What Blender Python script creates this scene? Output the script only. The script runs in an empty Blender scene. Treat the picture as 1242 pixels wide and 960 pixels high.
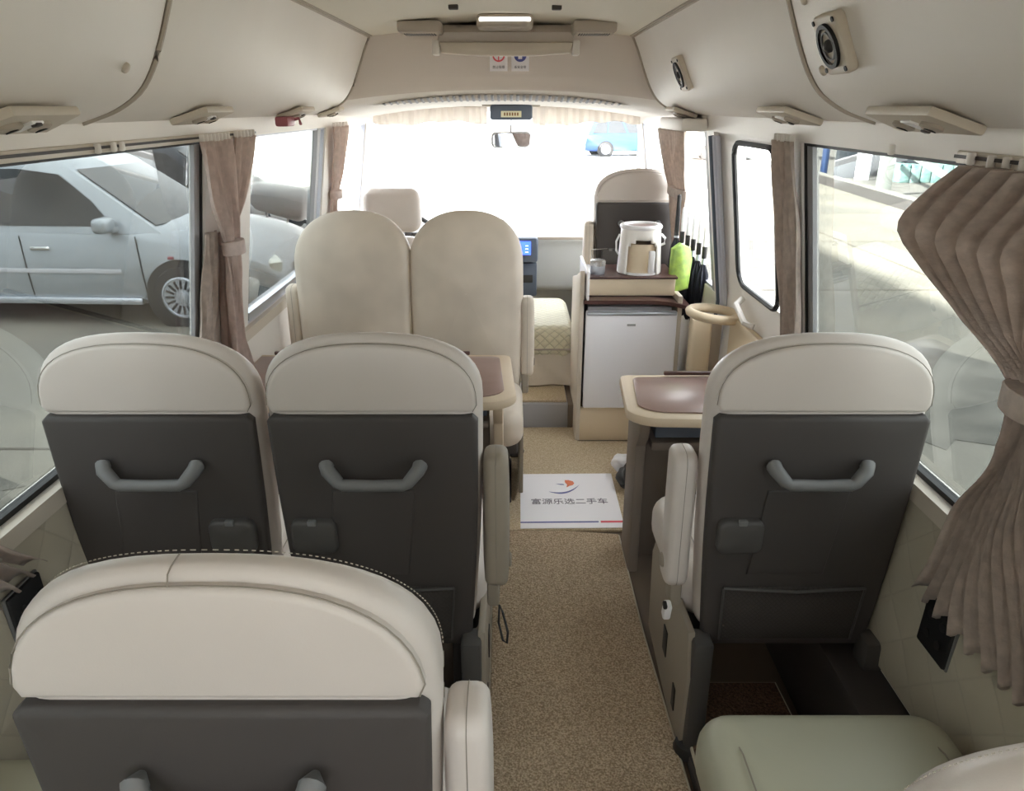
import bpy, bmesh, math, random
from mathutils import Vector, Matrix
random.seed(7)
PI = math.pi
S = bpy.context.scene
C = S.collection

# ------------------------------------------------------------------ materials
def lin(c):
    return tuple(((v/255)/12.92 if v/255 <= .04045 else ((v/255+.055)/1.055)**2.4) for v in c) + (1,)
def mat(name, rgb, rough=.6, metal=0, bump=0, bscale=60, vary=0, vscale=8, rgb2=None, spec=.5, emit=None, es=0, sheen=0, detail=3, bdist=.002):
    m = bpy.data.materials.new(name); m.use_nodes = True
    nt = m.node_tree; b = nt.nodes['Principled BSDF']
    b.inputs['Base Color'].default_value = lin(rgb)
    b.inputs['Roughness'].default_value = rough
    b.inputs['Metallic'].default_value = metal
    b.inputs['Specular IOR Level'].default_value = spec
    if sheen: b.inputs['Sheen Weight'].default_value = sheen
    tc = nt.nodes.new('ShaderNodeTexCoord')
    if vary or rgb2:
        n = nt.nodes.new('ShaderNodeTexNoise'); n.inputs['Scale'].default_value = vscale; n.inputs['Detail'].default_value = detail
        r = nt.nodes.new('ShaderNodeValToRGB')
        a = rgb2 if rgb2 else tuple(max(0, v*(1-vary)) for v in rgb)
        r.color_ramp.elements[0].position = .35; r.color_ramp.elements[1].position = .65
        r.color_ramp.elements[0].color = lin(a); r.color_ramp.elements[1].color = lin(rgb)
        nt.links.new(tc.outputs['Object'], n.inputs['Vector']); nt.links.new(n.outputs['Fac'], r.inputs['Fac'])
        nt.links.new(r.outputs['Color'], b.inputs['Base Color'])
    if bump:
        n = nt.nodes.new('ShaderNodeTexNoise'); n.inputs['Scale'].default_value = bscale; n.inputs['Detail'].default_value = 4
        bp = nt.nodes.new('ShaderNodeBump'); bp.inputs['Strength'].default_value = bump; bp.inputs['Distance'].default_value = bdist
        nt.links.new(tc.outputs['Object'], n.inputs['Vector']); nt.links.new(n.outputs['Fac'], bp.inputs['Height'])
        nt.links.new(bp.outputs['Normal'], b.inputs['Normal'])
    if emit:
        b.inputs['Emission Color'].default_value = lin(emit); b.inputs['Emission Strength'].default_value = es
    return m
def glass(name, tint, refl=1.0):
    m = bpy.data.materials.new(name); m.use_nodes = True
    nt = m.node_tree; nt.nodes.clear()
    o = nt.nodes.new('ShaderNodeOutputMaterial'); t = nt.nodes.new('ShaderNodeBsdfTransparent')
    g = nt.nodes.new('ShaderNodeBsdfGlossy'); mx = nt.nodes.new('ShaderNodeMixShader'); lw = nt.nodes.new('ShaderNodeLayerWeight'); lw.inputs['Blend'].default_value = .5
    pw = nt.nodes.new('ShaderNodeMath'); pw.operation = 'POWER'; pw.inputs[1].default_value = 5; nt.links.new(lw.outputs['Facing'], pw.inputs[0])
    f = nt.nodes.new('ShaderNodeMath'); f.operation = 'MULTIPLY_ADD'; f.inputs[1].default_value = .96; f.inputs[2].default_value = .04; nt.links.new(pw.outputs[0], f.inputs[0])
    k = nt.nodes.new('ShaderNodeMath'); k.operation = 'MULTIPLY'; k.inputs[1].default_value = refl
    g.inputs['Roughness'].default_value = 0.0; t.inputs['Color'].default_value = (*tint, 1)
    nt.links.new(f.outputs[0], k.inputs[0]); nt.links.new(k.outputs[0], mx.inputs[0])
    nt.links.new(t.outputs[0], mx.inputs[1]); nt.links.new(g.outputs[0], mx.inputs[2]); nt.links.new(mx.outputs[0], o.inputs[0])
    return m
def quilt_mat(name, rgb, scale, bump=.8, rough=.7, axes=(0, 1), dist=.01, line=.86):
    m = mat(name, rgb, rough)
    nt = m.node_tree; b = nt.nodes['Principled BSDF']; tc = nt.nodes['Texture Coordinate']
    sp = nt.nodes.new('ShaderNodeSeparateXYZ'); nt.links.new(tc.outputs['Object'], sp.inputs[0])
    def mt(op, a, bb=None):
        n = nt.nodes.new('ShaderNodeMath'); n.operation = op
        for i, v in enumerate((a, bb)):
            if v is None: continue
            if isinstance(v, (int, float)): n.inputs[i].default_value = v
            else: nt.links.new(v, n.inputs[i])
        return n.outputs[0]
    u, v = sp.outputs[axes[0]], sp.outputs[axes[1]]
    if len(axes) > 2: v = mt('ADD', v, sp.outputs[axes[2]])
    p = mt('MULTIPLY', mt('ADD', u, v), scale); q = mt('MULTIPLY', mt('SUBTRACT', u, v), scale)
    h = mt('MINIMUM', mt('ABSOLUTE', mt('SINE', p)), mt('ABSOLUTE', mt('SINE', q)))
    h2 = mt('POWER', h, .5)
    bp = nt.nodes.new('ShaderNodeBump'); bp.inputs['Strength'].default_value = bump; bp.inputs['Distance'].default_value = dist
    nt.links.new(h2, bp.inputs['Height']); nt.links.new(bp.outputs[0], b.inputs['Normal'])
    r = nt.nodes.new('ShaderNodeValToRGB'); r.color_ramp.elements[0].position = .02; r.color_ramp.elements[1].position = .14
    r.color_ramp.elements[0].color = lin(tuple(x*line for x in rgb)); r.color_ramp.elements[1].color = lin(rgb)
    nt.links.new(h, r.inputs['Fac']); nt.links.new(r.outputs[0], b.inputs['Base Color'])
    return m

M = {}
M['panel'] = mat('cream_panel', (236, 231, 225), .55, vary=.025, vscale=2)
M['ceil'] = mat('ceiling_fabric', (232, 227, 214), .85, bump=.15, bscale=250)
M['header'] = mat('header_fabric', (216, 207, 200), .9, bump=.15, bscale=200)
M['trimgrey'] = mat('trim_grey_beige', (178, 168, 156), .6)
M['leather'] = mat('cream_leather', (209, 200, 193), .42, bump=.22, bscale=420, vary=.03, vscale=3, bdist=.0006)
M['leather_pale'] = mat('pale_leather', (224, 212, 197), .5, bump=.22, bscale=380, vary=.10, vscale=3.2, bdist=.0008)  # broad tone noise stands in for greyer shading of dents in the backs
M['leather_green'] = mat('sage_cream_leather', (176, 175, 156), .4, bump=.2, bscale=420, bdist=.0006)
M['seam'] = mat('seam', (146, 138, 127), .8)
M['stitch'] = mat('stitch_thread', (176, 168, 154), .8)
M['shell'] = mat('seat_shell_plastic', (66, 61, 59), .62, bump=.35, bscale=700, bdist=.0005)
M['shell_lite'] = mat('handle_plastic', (112, 112, 112), .5, bump=.1, bscale=600, bdist=.0004)
M['flap'] = mat('flap_plastic', (74, 71, 69), .55)
M['net'] = quilt_mat('net_pocket', (62, 57, 54), 260, .5, .9, (0, 2), .002, .5)
M['dark'] = mat('dark_plastic', (40, 38, 38), .5)
M['black'] = mat('black_rubber', (22, 22, 24), .6)
M['sidecover'] = mat('seat_side_cover', (150, 140, 126), .6)
M['carpet'] = mat('aisle_carpet', (222, 201, 172), .95, bump=1, bscale=150, rgb2=(158, 135, 108), vscale=210, detail=2, bdist=.012)
M['carpet2'] = mat('front_carpet', (214, 198, 170), .95, bump=.8, bscale=150, rgb2=(180, 160, 130), vscale=200, detail=2, bdist=.006)
M['carpet3'] = mat('brown_loop_carpet', (128, 98, 78), .95, bump=1, bscale=120, rgb2=(84, 62, 48), vscale=160, detail=2, bdist=.01)
M['piping'] = mat('carpet_piping', (205, 196, 176), .7)
M['underfloor'] = mat('floor_vinyl', (112, 98, 84), .7)
M['wallquilt'] = quilt_mat('wall_quilting', (186, 178, 160), 22, .22, .75, (1, 2), .010, .97)
M['engquilt'] = quilt_mat('engine_cover_quilting', (224, 220, 196), 60, .8, .6, (0, 1, 2), .008, .8)
M['curtain'] = mat('taupe_curtain', (206, 190, 179), .9, bump=.4, bscale=180, vary=.12, vscale=40, sheen=.2)
M['curtain_pink'] = mat('rosy_curtain', (228, 211, 203), .9, bump=.3, bscale=160, vary=.1, vscale=40, sheen=.2)
def make_translucent(m, rgb, k):
    nt = m.node_tree; o = nt.nodes['Material Output']; p = nt.nodes['Principled BSDF']
    t = nt.nodes.new('ShaderNodeBsdfTranslucent'); t.inputs[0].default_value = lin(rgb)
    mx = nt.nodes.new('ShaderNodeMixShader'); mx.inputs[0].default_value = k
    nt.links.new(p.outputs[0], mx.inputs[1]); nt.links.new(t.outputs[0], mx.inputs[2]); nt.links.new(mx.outputs[0], o.inputs[0])
make_translucent(M['curtain_pink'], (220, 200, 190), .35); make_translucent(M['curtain'], (190, 172, 160), .25)
M['sheer'] = mat('sheer_valance_cloth', (236, 230, 224), .8); make_translucent(M['sheer'], (240, 236, 232), .5)
M['glass_side'] = glass('tinted_glass', (.54, .56, .55), 1.7)
M['glass_clear'] = glass('clear_glass', (.97, .98, .98), .8)
M['white'] = mat('white_plastic', (240, 239, 240), .35)
M['fridge'] = mat('fridge_white', (246, 246, 252), .3)
M['silver'] = mat('silver_metal', (190, 194, 202), .3, .8)
M['steel'] = mat('brushed_steel', (200, 200, 200), .25, .9)
M['wood_brown'] = mat('mauve_brown_laminate', (146, 120, 112), .28, vary=.03, vscale=20)
M['darkwood'] = mat('dark_brown_edge', (84, 58, 54), .3)
M['table'] = mat('beige_table_plastic', (206, 188, 164), .5)
M['tablegrey'] = mat('taupe_table_plastic', (128, 116, 106), .6)
M['cab'] = mat('beige_cabinet', (222, 204, 176), .5)
M['cab_side'] = mat('cabinet_side', (206, 196, 182), .5)
M['grey'] = mat('mid_grey', (166, 166, 170), .6)
M['sealgrey'] = mat('pale_seal', (196, 198, 210), .5)
M['bluegrey'] = mat('dash_grey', (86, 96, 112), .5)
M['dash'] = mat('dash_pale', (190, 192, 190), .6)
M['screen'] = mat('blue_screen', (20, 30, 120), .2, emit=(50, 80, 255), es=1.2)
M['screenlite'] = mat('screen_glyphs', (200, 220, 255), .3, emit=(170, 200, 255), es=1.5)
M['lcd'] = mat('amber_lcd', (226, 222, 190), .4)
M['paper'] = mat('white_print_paper', (250, 248, 252), .6)
M['blueink'] = mat('blue_ink', (86, 92, 160), .6); M['redink'] = mat('red_ink', (226, 92, 104), .6)
M['orange'] = mat('orange_ink', (238, 128, 84), .6); M['blackink'] = mat('dark_ink', (92, 86, 104), .6)
M['maroon'] = mat('maroon_plastic', (150, 84, 92), .5)
M['lime'] = mat('lime_packaging', (176, 206, 96), .35, rgb2=(140, 170, 90), vscale=30)
M['umb'] = mat('black_umbrella_cloth', (34, 36, 46), .7)
M['translucent'] = mat('white_translucent_plastic', (236, 232, 226), .3)
M['mirror'] = mat('mirror_glass', (225, 230, 240), .02, 1)
M['chrome'] = mat('chrome', (215, 215, 215), .12, 1)
M['lens'] = mat('lamp_lens', (244, 244, 240), .3, emit=(255, 250, 240), es=.35)
M['carpaint'] = mat('silver_car_paint', (150, 155, 160), .3, .4)
M['cardark'] = mat('dark_car_paint', (52, 56, 62), .25, .3)
M['carblue'] = mat('blue_car_paint', (44, 74, 128), .3, .2)
M['carwhite'] = mat('white_car_paint', (225, 228, 232), .3)
M['carglass'] = mat('dark_car_glass', (44, 46, 48), .12, 0)
M['tire'] = mat('tyre_rubber', (40, 40, 42), .8)
M['headlamp'] = mat('headlamp_lens', (214, 216, 206), .1, .4)
M['concrete'] = mat('yard_concrete', (126, 121, 110), .9, bump=.4, bscale=20, rgb2=(106, 103, 96), vscale=.7, detail=6, bdist=.01)
M['apron'] = mat('bright_apron_concrete', (226, 224, 216), .9, vary=.05, vscale=.5)  # raised albedo puts sunlit brightness into the colour of the front ground
M['joint'] = mat('slab_joint', (84, 78, 70), .9)
M['patch'] = mat('asphalt_patch', (100, 97, 90), .95, rgb2=(80, 78, 72), vscale=3, detail=8, bump=.4, bscale=30)
M['rubble'] = mat('rough_yard_soil', (104, 102, 97), .95, rgb2=(74, 72, 69), vscale=2.5, detail=8)
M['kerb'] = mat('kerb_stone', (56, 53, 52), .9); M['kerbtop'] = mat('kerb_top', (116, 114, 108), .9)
M['whitewall'] = mat('white_render', (232, 236, 240), .8); M['bluepl'] = mat('blue_plastic', (34, 54, 88), .5)
M['whitepost'] = mat('white_painted_steel', (138, 143, 138), .5); M['cardboard'] = mat('cardboard', (130, 96, 60), .85)
M['teal'] = mat('teal_tile_stack', (86, 124, 124), .6, rgb2=(120, 146, 140), vscale=12); M['rust'] = mat('rusty_pipe', (84, 52, 46), .7)
M['slate'] = mat('dark_slate_board', (40, 46, 52), .7)

# ------------------------------------------------------------------ mesh builder
class B:
    def __init__(s): s.bm = bmesh.new()
    def box(s, c, d, bev=0, seg=2, mtx=None):
        t = bmesh.new()
        bmesh.ops.create_cube(t, size=1, matrix=Matrix.Diagonal((d[0], d[1], d[2], 1)))
        if bev: bmesh.ops.bevel(t, geom=t.edges[:], offset=min(bev, min(d)*.49), segments=seg, profile=.5, affect='EDGES')
        X = Matrix.Translation(c)
        if mtx is not None: X = mtx @ X
        t.transform(X); s._merge(t); return s
    def _merge(s, t):
        me = bpy.data.meshes.new('tmp'); t.to_mesh(me); t.free(); s.bm.from_mesh(me); bpy.data.meshes.remove(me)
    def raw(s, vs, fs, mtx=None):
        vv = [s.bm.verts.new((mtx @ Vector(v)) if mtx is not None else v) for v in vs]
        for f in fs:
            try: s.bm.faces.new([vv[i] for i in f])
            except ValueError: pass
        return s
    def rings(s, rings, closed=True, cap0=True, cap1=True, mtx=None):
        n = len(rings[0]); vs = [p for r in rings for p in r]; fs = []
        for i in range(len(rings)-1):
            for j in range(n if closed else n-1):
                k = (j+1) % n
                fs.append((i*n+j, i*n+k, (i+1)*n+k, (i+1)*n+j))
        if closed and cap0: fs.append(tuple(range(n))[::-1])
        if closed and cap1: fs.append(tuple((len(rings)-1)*n+j for j in range(n)))
        return s.raw(vs, fs, mtx)
    def tube(s, path, r, seg=8, cyc=False, mtx=None, flat=1.0, up=None):
        P = [Vector(p) for p in path]; n = len(P); R = []
        pu = Vector(up) if up else None
        for i, p in enumerate(P):
            a = P[i-1] if (i or cyc) else P[i]; b = P[(i+1) % n] if (i < n-1 or cyc) else P[i]
            t = (b-a).normalized()
            u = pu if pu else (Vector((0, 0, 1)) if abs(t.z) < .9 else Vector((1, 0, 0)))
            x = t.cross(u).normalized(); y = x.cross(t).normalized()
            rr = r[i] if isinstance(r, (list, tuple)) else r
            R.append([p + x*rr*math.cos(2*PI*k/seg) + y*rr*flat*math.sin(2*PI*k/seg) for k in range(seg)])
        if cyc: R.append(R[0][:])
        s.rings(R, cap0=not cyc, cap1=not cyc, mtx=mtx)
        if cyc: bmesh.ops.remove_doubles(s.bm, verts=s.bm.verts[:], dist=1e-6)
        return s
    def lathe(s, prof, seg=24, mtx=None, cap=True):
        R = [[Vector((r*math.cos(2*PI*k/seg), r*math.sin(2*PI*k/seg), z)) for k in range(seg)] for r, z in prof]
        return s.rings(R, cap0=cap, cap1=cap, mtx=mtx)
    def slab(s, out, d, r, bf=0, bb=0, mtx=None, seg=4):
        """rounded solid: outline in (x,z), thickness d along y; bf bulges the +y face, bb the -y face"""
        n = len(out); A = sum(out[i][0]*out[(i+1) % n][1]-out[(i+1) % n][0]*out[i][1] for i in range(n))
        if A < 0: out = out[::-1]
        P = [Vector(p) for p in out]; N = []
        for i in range(n):
            e1 = (P[i]-P[i-1]).normalized(); e2 = (P[(i+1) % n]-P[i]).normalized()
            n1 = Vector((-e1.y, e1.x)); n2 = Vector((-e2.y, e2.x)); m = (n1+n2)
            m = m.normalized() if m.length > 1e-6 else n1
            N.append(m/max(.5, m.dot(n1)))
        cx = sum((p.x for p in P))/n; cz = sum((p.y for p in P))/n; cen = Vector((cx, cz))
        r = min(r, d/2*.999)
        def ring(ins, y, k=1.0, b=0):
            return [Vector(((cen.x+(P[i].x+N[i].x*ins-cen.x)*k), y+b, (cen.y+(P[i].y+N[i].y*ins-cen.y)*k))) for i in range(n)]
        R = []
        for k, q in ((.02, 1), (.4, .86), (.7, .55), (.9, .2)): R.append(ring(r, -d/2, k, -bb*q))
        for j in range(seg+1):
            a = j/seg*PI/2; R.append(ring(r*(1-math.sin(a)), -d/2+r*(1-math.cos(a))))
        for j in range(seg, -1, -1):
            a = j/seg*PI/2; R.append(ring(r*(1-math.sin(a)), d/2-r*(1-math.cos(a))))
        for k, q in ((.9, .2), (.7, .55), (.4, .86), (.02, 1)): R.append(ring(r, d/2, k, bf*q))
        return s.rings(R, mtx=mtx)
    def prism(s, out, d, mtx=None, bev=0):
        """outline in (x,y), extruded up by d"""
        t = bmesh.new(); vs = [t.verts.new((x, y, 0)) for x, y in out]; f = t.faces.new(vs)
        g = bmesh.ops.extrude_face_region(t, geom=[f])
        bmesh.ops.translate(t, verts=[v for v in g['geom'] if isinstance(v, bmesh.types.BMVert)], vec=(0, 0, d))
        bmesh.ops.recalc_face_normals(t, faces=t.faces[:])
        if bev: bmesh.ops.bevel(t, geom=[e for e in t.edges if abs(e.verts[0].co.z-e.verts[1].co.z) < 1e-6], offset=bev, segments=2, profile=.5, affect='EDGES')
        if mtx is not None: t.transform(mtx)
        s._merge(t); return s
    def grid(s, f, nu, nv, thick=0):
        R = [[f(i/nu, j/nv) for j in range(nv+1)] for i in range(nu+1)]
        vs = [Vector(p) for r in R for p in r]; w = nv+1
        fs = [(i*w+j, i*w+j+1, (i+1)*w+j+1, (i+1)*w+j) for i in range(nu) for j in range(nv)]
        return s.raw(vs, fs)
    def done(s, name, m, parent=None, ang=38, recalc=True):
        bm = s.bm
        if recalc: bmesh.ops.recalc_face_normals(bm, faces=bm.faces[:])
        for f in bm.faces: f.smooth = True
        for e in bm.edges:
            if len(e.link_faces) == 2 and e.calc_face_angle(0) > math.radians(ang): e.smooth = False
        me = bpy.data.meshes.new(name); bm.to_mesh(me); bm.free()
        me.materials.append(M[m] if isinstance(m, str) else m)
        o = bpy.data.objects.new(name, me); C.objects.link(o)
        if parent: o.parent = parent
        return o
def thing(name, label, cat, loc=(0, 0, 0), rz=0, group=None):
    o = bpy.data.objects.new(name, None); o.empty_display_size = .05; C.objects.link(o)
    o.location = loc; o.rotation_euler = (0, 0, rz); o['label'] = label; o['category'] = cat
    if group: o['group'] = group
    return o
def tag(o, label, cat, group=None):
    o['label'] = label; o['category'] = cat
    if group: o['group'] = group
    return o
def st(o, label=None):
    o['kind'] = 'structure'
    if label: o['label'] = label
    return o
def T(x, y, z): return Matrix.Translation((x, y, z))
def RX(a): return Matrix.Rotation(a, 4, 'X')
def RY(a): return Matrix.Rotation(a, 4, 'Y')
def RZ(a): return Matrix.Rotation(a, 4, 'Z')
def rrect(w, h, r, cx=0, cz=0, n=6):
    P = []
    for sx, sz, a0 in ((1, 1, 0), (-1, 1, 90), (-1, -1, 180), (1, -1, 270)):
        for k in range(n+1):
            a = math.radians(a0+90*k/n); P.append((cx+sx*(w/2-r)+r*math.cos(a), cz+sz*(h/2-r)+r*math.sin(a)))
    return P
def dome(w, z0, z1, ch, wb, ex=2.3, n=12, rb=.03):
    """seat-back outline: flat bottom of width wb, sides opening to w, rounded shoulders of height ch"""
    R = []
    zs = z1-ch
    for k in range(5):
        a = -PI/2+k/4*PI/2; R.append((wb/2-rb+rb*math.cos(a), z0+rb+rb*math.sin(a)))
    for k in range(1, 5):
        t = k/5; R.append(((wb/2)*(1-t)+(w/2)*t + .006*math.sin(PI*t), z0+rb+(zs-z0-rb)*t))
    for k in range(n):
        a = k/n*PI/2
        R.append((w/2*math.cos(a)**(2/ex), zs+ch*math.sin(a)**(2/ex)))
    R.append((0, z1))
    return R+[(-x, z) for x, z in R[::-1] if x > 1e-6]
def interp(keys, z):
    keys = sorted(keys)
    if z <= keys[0][0]: return keys[0][1]
    for (a, va), (b, vb) in zip(keys, keys[1:]):
        if z <= b:
            t = (z-a)/(b-a); t = t*t*(3-2*t)*.5+t*.5
            return va+(vb-va)*t
    return keys[-1][1]

# ------------------------------------------------------------------ bus shell
YB, YW = -1.7, 5.3
def wx(z):       # inner side-wall half width at height z
    return .935+.045*min(1, z/.77) if z < .77 else .98-.10*(z-.77)/.70
ZG0, ZG1 = .775, 1.475
CX = -.01
def strip(b, s, y0, y1, z0, z1, inset=0.0, th=.05, n=3):
    """a solid strip of the side wall between two y and two z values"""
    R = []
    for i in range(n+1):
        z = z0+(z1-z0)*i/n; xi = wx(z)-inset; xo = wx(z)+th
        R.append([(CX+s*xi, y0, z), (CX+s*xi, y1, z), (CX+s*xo, y1, z), (CX+s*xo, y0, z)])
    b.rings([[Vector(p) for p in r] for r in R])
# window spans (y) on each side
WIN = {-1: [(-1.45, -.1), (0.0, 2.42), (2.86, 4.02), (4.38, 5.15)], 1: [(-1.45, -.1), (0.0, 2.29), (3.42, 4.30), (4.5, 5.15)]}
for s, nm in ((-1, 'left'), (1, 'right')):
    b = B(); strip(b, s, YB, 5.75 if s < 0 else 2.42, -.02, ZG0)
    if s > 0: strip(b, s, 3.34, 5.75, -.02, ZG0)
    edges = [YB]
    for a, c in WIN[s]: edges += [a, c]
    edges.append(5.35)
    for a, c in zip(edges[::2], edges[1::2]):
        if s > 0 and abs(a-2.29) < .01:
            strip(b, s, 2.29, 2.46, ZG0, ZG1); strip(b, s, 3.30, 3.42, ZG0, ZG1); continue
        strip(b, s, a, c, ZG0, ZG1)
    strip(b, s, YB, 5.35, ZG1, 1.60); strip(b, s, YB, 5.35, 1.60, 2.02, inset=-.0, th=.05)
    st(b.done('wall_'+nm, 'panel'), 'cream moulded bus side wall')
    # quilted lining below the sill
    b = B()
    def f(u, v, s=s):
        y = (YB+.02)+(2.25-(YB+.02))*u; z = .30+(.745-.30)*v
        puff = .008*math.sin(v*PI)**.5+.004*math.sin(y*23+z*9)*math.sin(v*PI)
        return (CX+s*(wx(z)-.012-puff), y, z)
    b.grid(f, 90, 12)
    st(b.done('trim_1' if s < 0 else 'trim_2', 'wallquilt'), 'quilted leatherette lining under the %s window' % nm)
    # sill rail
    b = B(); strip(b, s, YB, 2.40 if s > 0 else 5.2, .735, .775, inset=.022, th=.0)
    st(b.done('trim_3' if s < 0 else 'trim_4', 'cab_side'), 'pale sill rail under the %s windows' % nm)
    b = B(); b.box((CX+s*.90, (YB+2.3)/2, .14), (.13, 2.3-YB, .29), .02)
    st(b.done('baseboard_'+nm, 'shell'), 'dark duct along the foot of the %s wall' % nm)
    # windows: glass + rubber/painted frame
    for i, (a, c) in enumerate(WIN[s]):
        if i == 3 and s > 0: pass
        e = bpy.data.objects.new('window_%d' % (i+1 if s < 0 else i+5), None); C.objects.link(e); st(e, 'side window of the bus')
        g = B(); strip(g, s, a-.01, c+.01, ZG0-.01, ZG1+.01, inset=-.022, th=.026); g.done('glass', 'glass_side' if i < (3 if s < 0 else 2) else 'glass_clear', e)
        fr = B(); w = .014
        strip(fr, s, a, a+w, ZG0, ZG1, inset=-.008, th=.03); strip(fr, s, c-w, c, ZG0, ZG1, inset=-.008, th=.03)
        strip(fr, s, a, c, ZG0, ZG0+w, inset=-.008, th=.03); strip(fr, s, a, c, ZG1-w*.6, ZG1, inset=-.008, th=.03)
        fr.done('rubber_seal', 'black' if i < 2 else 'sealgrey', e)
        if i == 1:
            fr = B(); strip(fr, s, c-.055, c-w, ZG0, ZG1, inset=-.012, th=.024); fr.done('frit_band', 'grey', e)
        if i == 2:
            fr = B(); strip(fr, s, (c-.15 if s < 0 else a+.0), (c-.10 if s < 0 else a+.06), ZG0, ZG1, inset=-.004, th=.03); fr.done('sash_bar', 'grey', e)
            if s < 0:
                fr = B(); strip(fr, s, a+w, c-w, ZG0+w, ZG0+.045, inset=.0, th=.03); fr.done('lower_sash', 'silver', e)
# floor
b = B(); b.box((CX, (YB+3.66)/2, -.04), (1.96, 3.66-YB, .06), 0)
st(b.done('floor', 'underfloor'), 'brown vinyl bus floor')
b = B(); b.box((CX-.31, 4.7, .055), (1.30, 2.08, .15), .004)
st(b.done('trim_5', 'grey'), 'grey riser of the raised front deck')
b = B(); b.box((CX+.66, 4.54, .055), (.64, 1.78, .15), .004)
st(b.done('trim_6', 'underfloor'), 'raised deck under the front passenger seat')
b = B(); b.box((CX-.31, 4.43, .137), (1.29, 1.50, .014), .005)
tag(b.done('deck_carpet', 'carpet2'), 'short pale carpet covering the raised deck in front of the grey riser', 'carpet')
# ceiling and overhead ducts
XC = .60
def cz(x): return 1.87+.045*(1-(x/XC)**2)
b = B()
def f(u, v):
    x = (u*2-1)*(XC+.02); return (CX+x, YB+(3.95-YB)*v, cz(x) if abs(x) < XC else 1.87)
b.grid(f, 16, 8)
b.grid(lambda u, v: (CX+(u*2-1)*1.04, YB+(5.4-YB)*v, 2.02), 2, 2)
b.grid(lambda u, v: (CX+(u*2-1)*1.04, YB+(5.4-YB)*v, 2.06), 2, 2)
st(b.done('ceiling', 'ceil', recalc=False), 'pale headlining of the bus')
PROF = [(.60, 1.872), (.625, 1.82), (.648, 1.76), (.672, 1.70), (.70, 1.642), (.735, 1.597), (.785, 1.565), (.83, 1.548), (.868, 1.536)]
def prof(t):
    t *= len(PROF)-1; i = min(int(t), len(PROF)-2); k = t-i
    p0 = PROF[max(i-1, 0)]; p1 = PROF[i]; p2 = PROF[i+1]; p3 = PROF[min(i+2, len(PROF)-1)]
    return tuple(.5*(2*p1[q]+(p2[q]-p0[q])*k+(2*p0[q]-5*p1[q]+4*p2[q]-p3[q])*k*k+(3*p1[q]-p0[q]-3*p2[q]+p3[q])*k**3) for q in (0, 1))
def duct_panel(s, y0, y1, label, screws=()):
    e = thing('overhead_duct_panel', label, 'panel', (CX, y0, 0), 0, 'overhead duct panels')
    b = B(); N = 24
    for a0 in (0,):
        R = []
        for y, off in ((0, .012), (.002, .006), (.008, .001), (.014, 0), ((y1-y0)-.014, 0), ((y1-y0)-.008, .001), ((y1-y0)-.002, .006), ((y1-y0), .012)):
            R.append([Vector((s*(prof(i/N)[0]+off*.8), y, prof(i/N)[1]+off*.7)) for i in range(N+1)])
        vs = [p for r in R for p in r]; n = N+1
        b.raw(vs, [(i*n+j, i*n+j+1, (i+1)*n+j+1, (i+1)*n+j) for i in range(len(R)-1) for j in range(N)])
    b.done('moulded_panel', 'panel', e)
    for y, t in screws:
        x, z = prof(t); x2, z2 = prof(t+.02); nrm = Vector((-(z2-z), 0, (x2-x)))
        nrm = Vector((-abs(nrm.x), 0, -abs(nrm.z))).normalized()
        q = Vector((0, 0, 1)).rotation_difference(Vector((s*nrm.x, 0, nrm.z))).to_matrix().to_4x4()
        c = B(); c.lathe([(.011, -.003), (.011, .003), (.009, .006), (.004, .008), (.0005, .0085)], 14, T(s*x, y-y0, z) @ q); c.done('screw_cap', 'cab_side', e)
    return e
duct_panel(-1, YB, 1.715, 'near left overhead duct panel with two screw caps by its curved seam', ((1.60, .22), (1.60, .50)))
duct_panel(-1, 1.725, 3.80, 'far left overhead duct panel reaching to the front bulkhead')
duct_panel(1, YB, 1.805, 'near right overhead duct panel holding the larger square loudspeaker', ((1.72, .22), (1.72, .5)))
duct_panel(1, 1.815, 3.80, 'far right overhead duct panel reaching to the front bulkhead above the door')
for s, y in ((-1, 1.72), (1, 1.81), (-1, 3.815), (1, 3.815)):      # dark gasket in each seam
    b = B(); b.tube([(CX+s*(prof(i/24)[0]+.0), y, prof(i/24)[1]+.001) for i in range(25)], .0058, 6)
    st(b.done('trim_%d' % (7+[-1, 1].index(s)+(2 if y > 3 else 0)), 'trimgrey'))
for s in (-1, 1):
    b = B(); b.box((CX+s*.613, (YB+3.8)/2, 1.872), (.034, 3.8-YB, .014), .005)
    b.box((CX+s*.588, (YB+3.8)/2, 1.876), (.007, 3.8-YB, .010))
    st(b.done('trim_%d' % (11+[-1, 1].index(s)), 'trimgrey'), 'seam rail between headlining and duct')
    # upper wall strip with curtain rail
    b = B(); strip(b, s, YB, 3.9, 1.478, 1.545, inset=.006, th=0)
    st(b.done('trim_%d' % (13+[-1, 1].index(s)), 'panel'), 'cream strip above the windows')
    e = thing('curtain_rail', 'slim curtain rail above the %s windows' % ('left' if s < 0 else 'right'), 'curtain rail', (CX+s*.872, .2, 1.485), 0, 'curtain rails')
    b = B(); L = 3.66 if s < 0 else 2.26
    b.box((0, L/2-1.0, 0), (.012, L, .022), .003); b.done('track', 'cab_side', e)
    b = B(); b.box((s*-.0075, L/2-1.0, .001), (.004, L, .006)); b.done('groove', 'shell', e)
    for y in ((1.55, 1.62, 1.66) if s < 0 else (1.2, 1.5)):
        b = B(); b.box((s*-.012, y, 0), (.012, .016, .022), .004); b.done('glider', 'panel', e)
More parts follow.
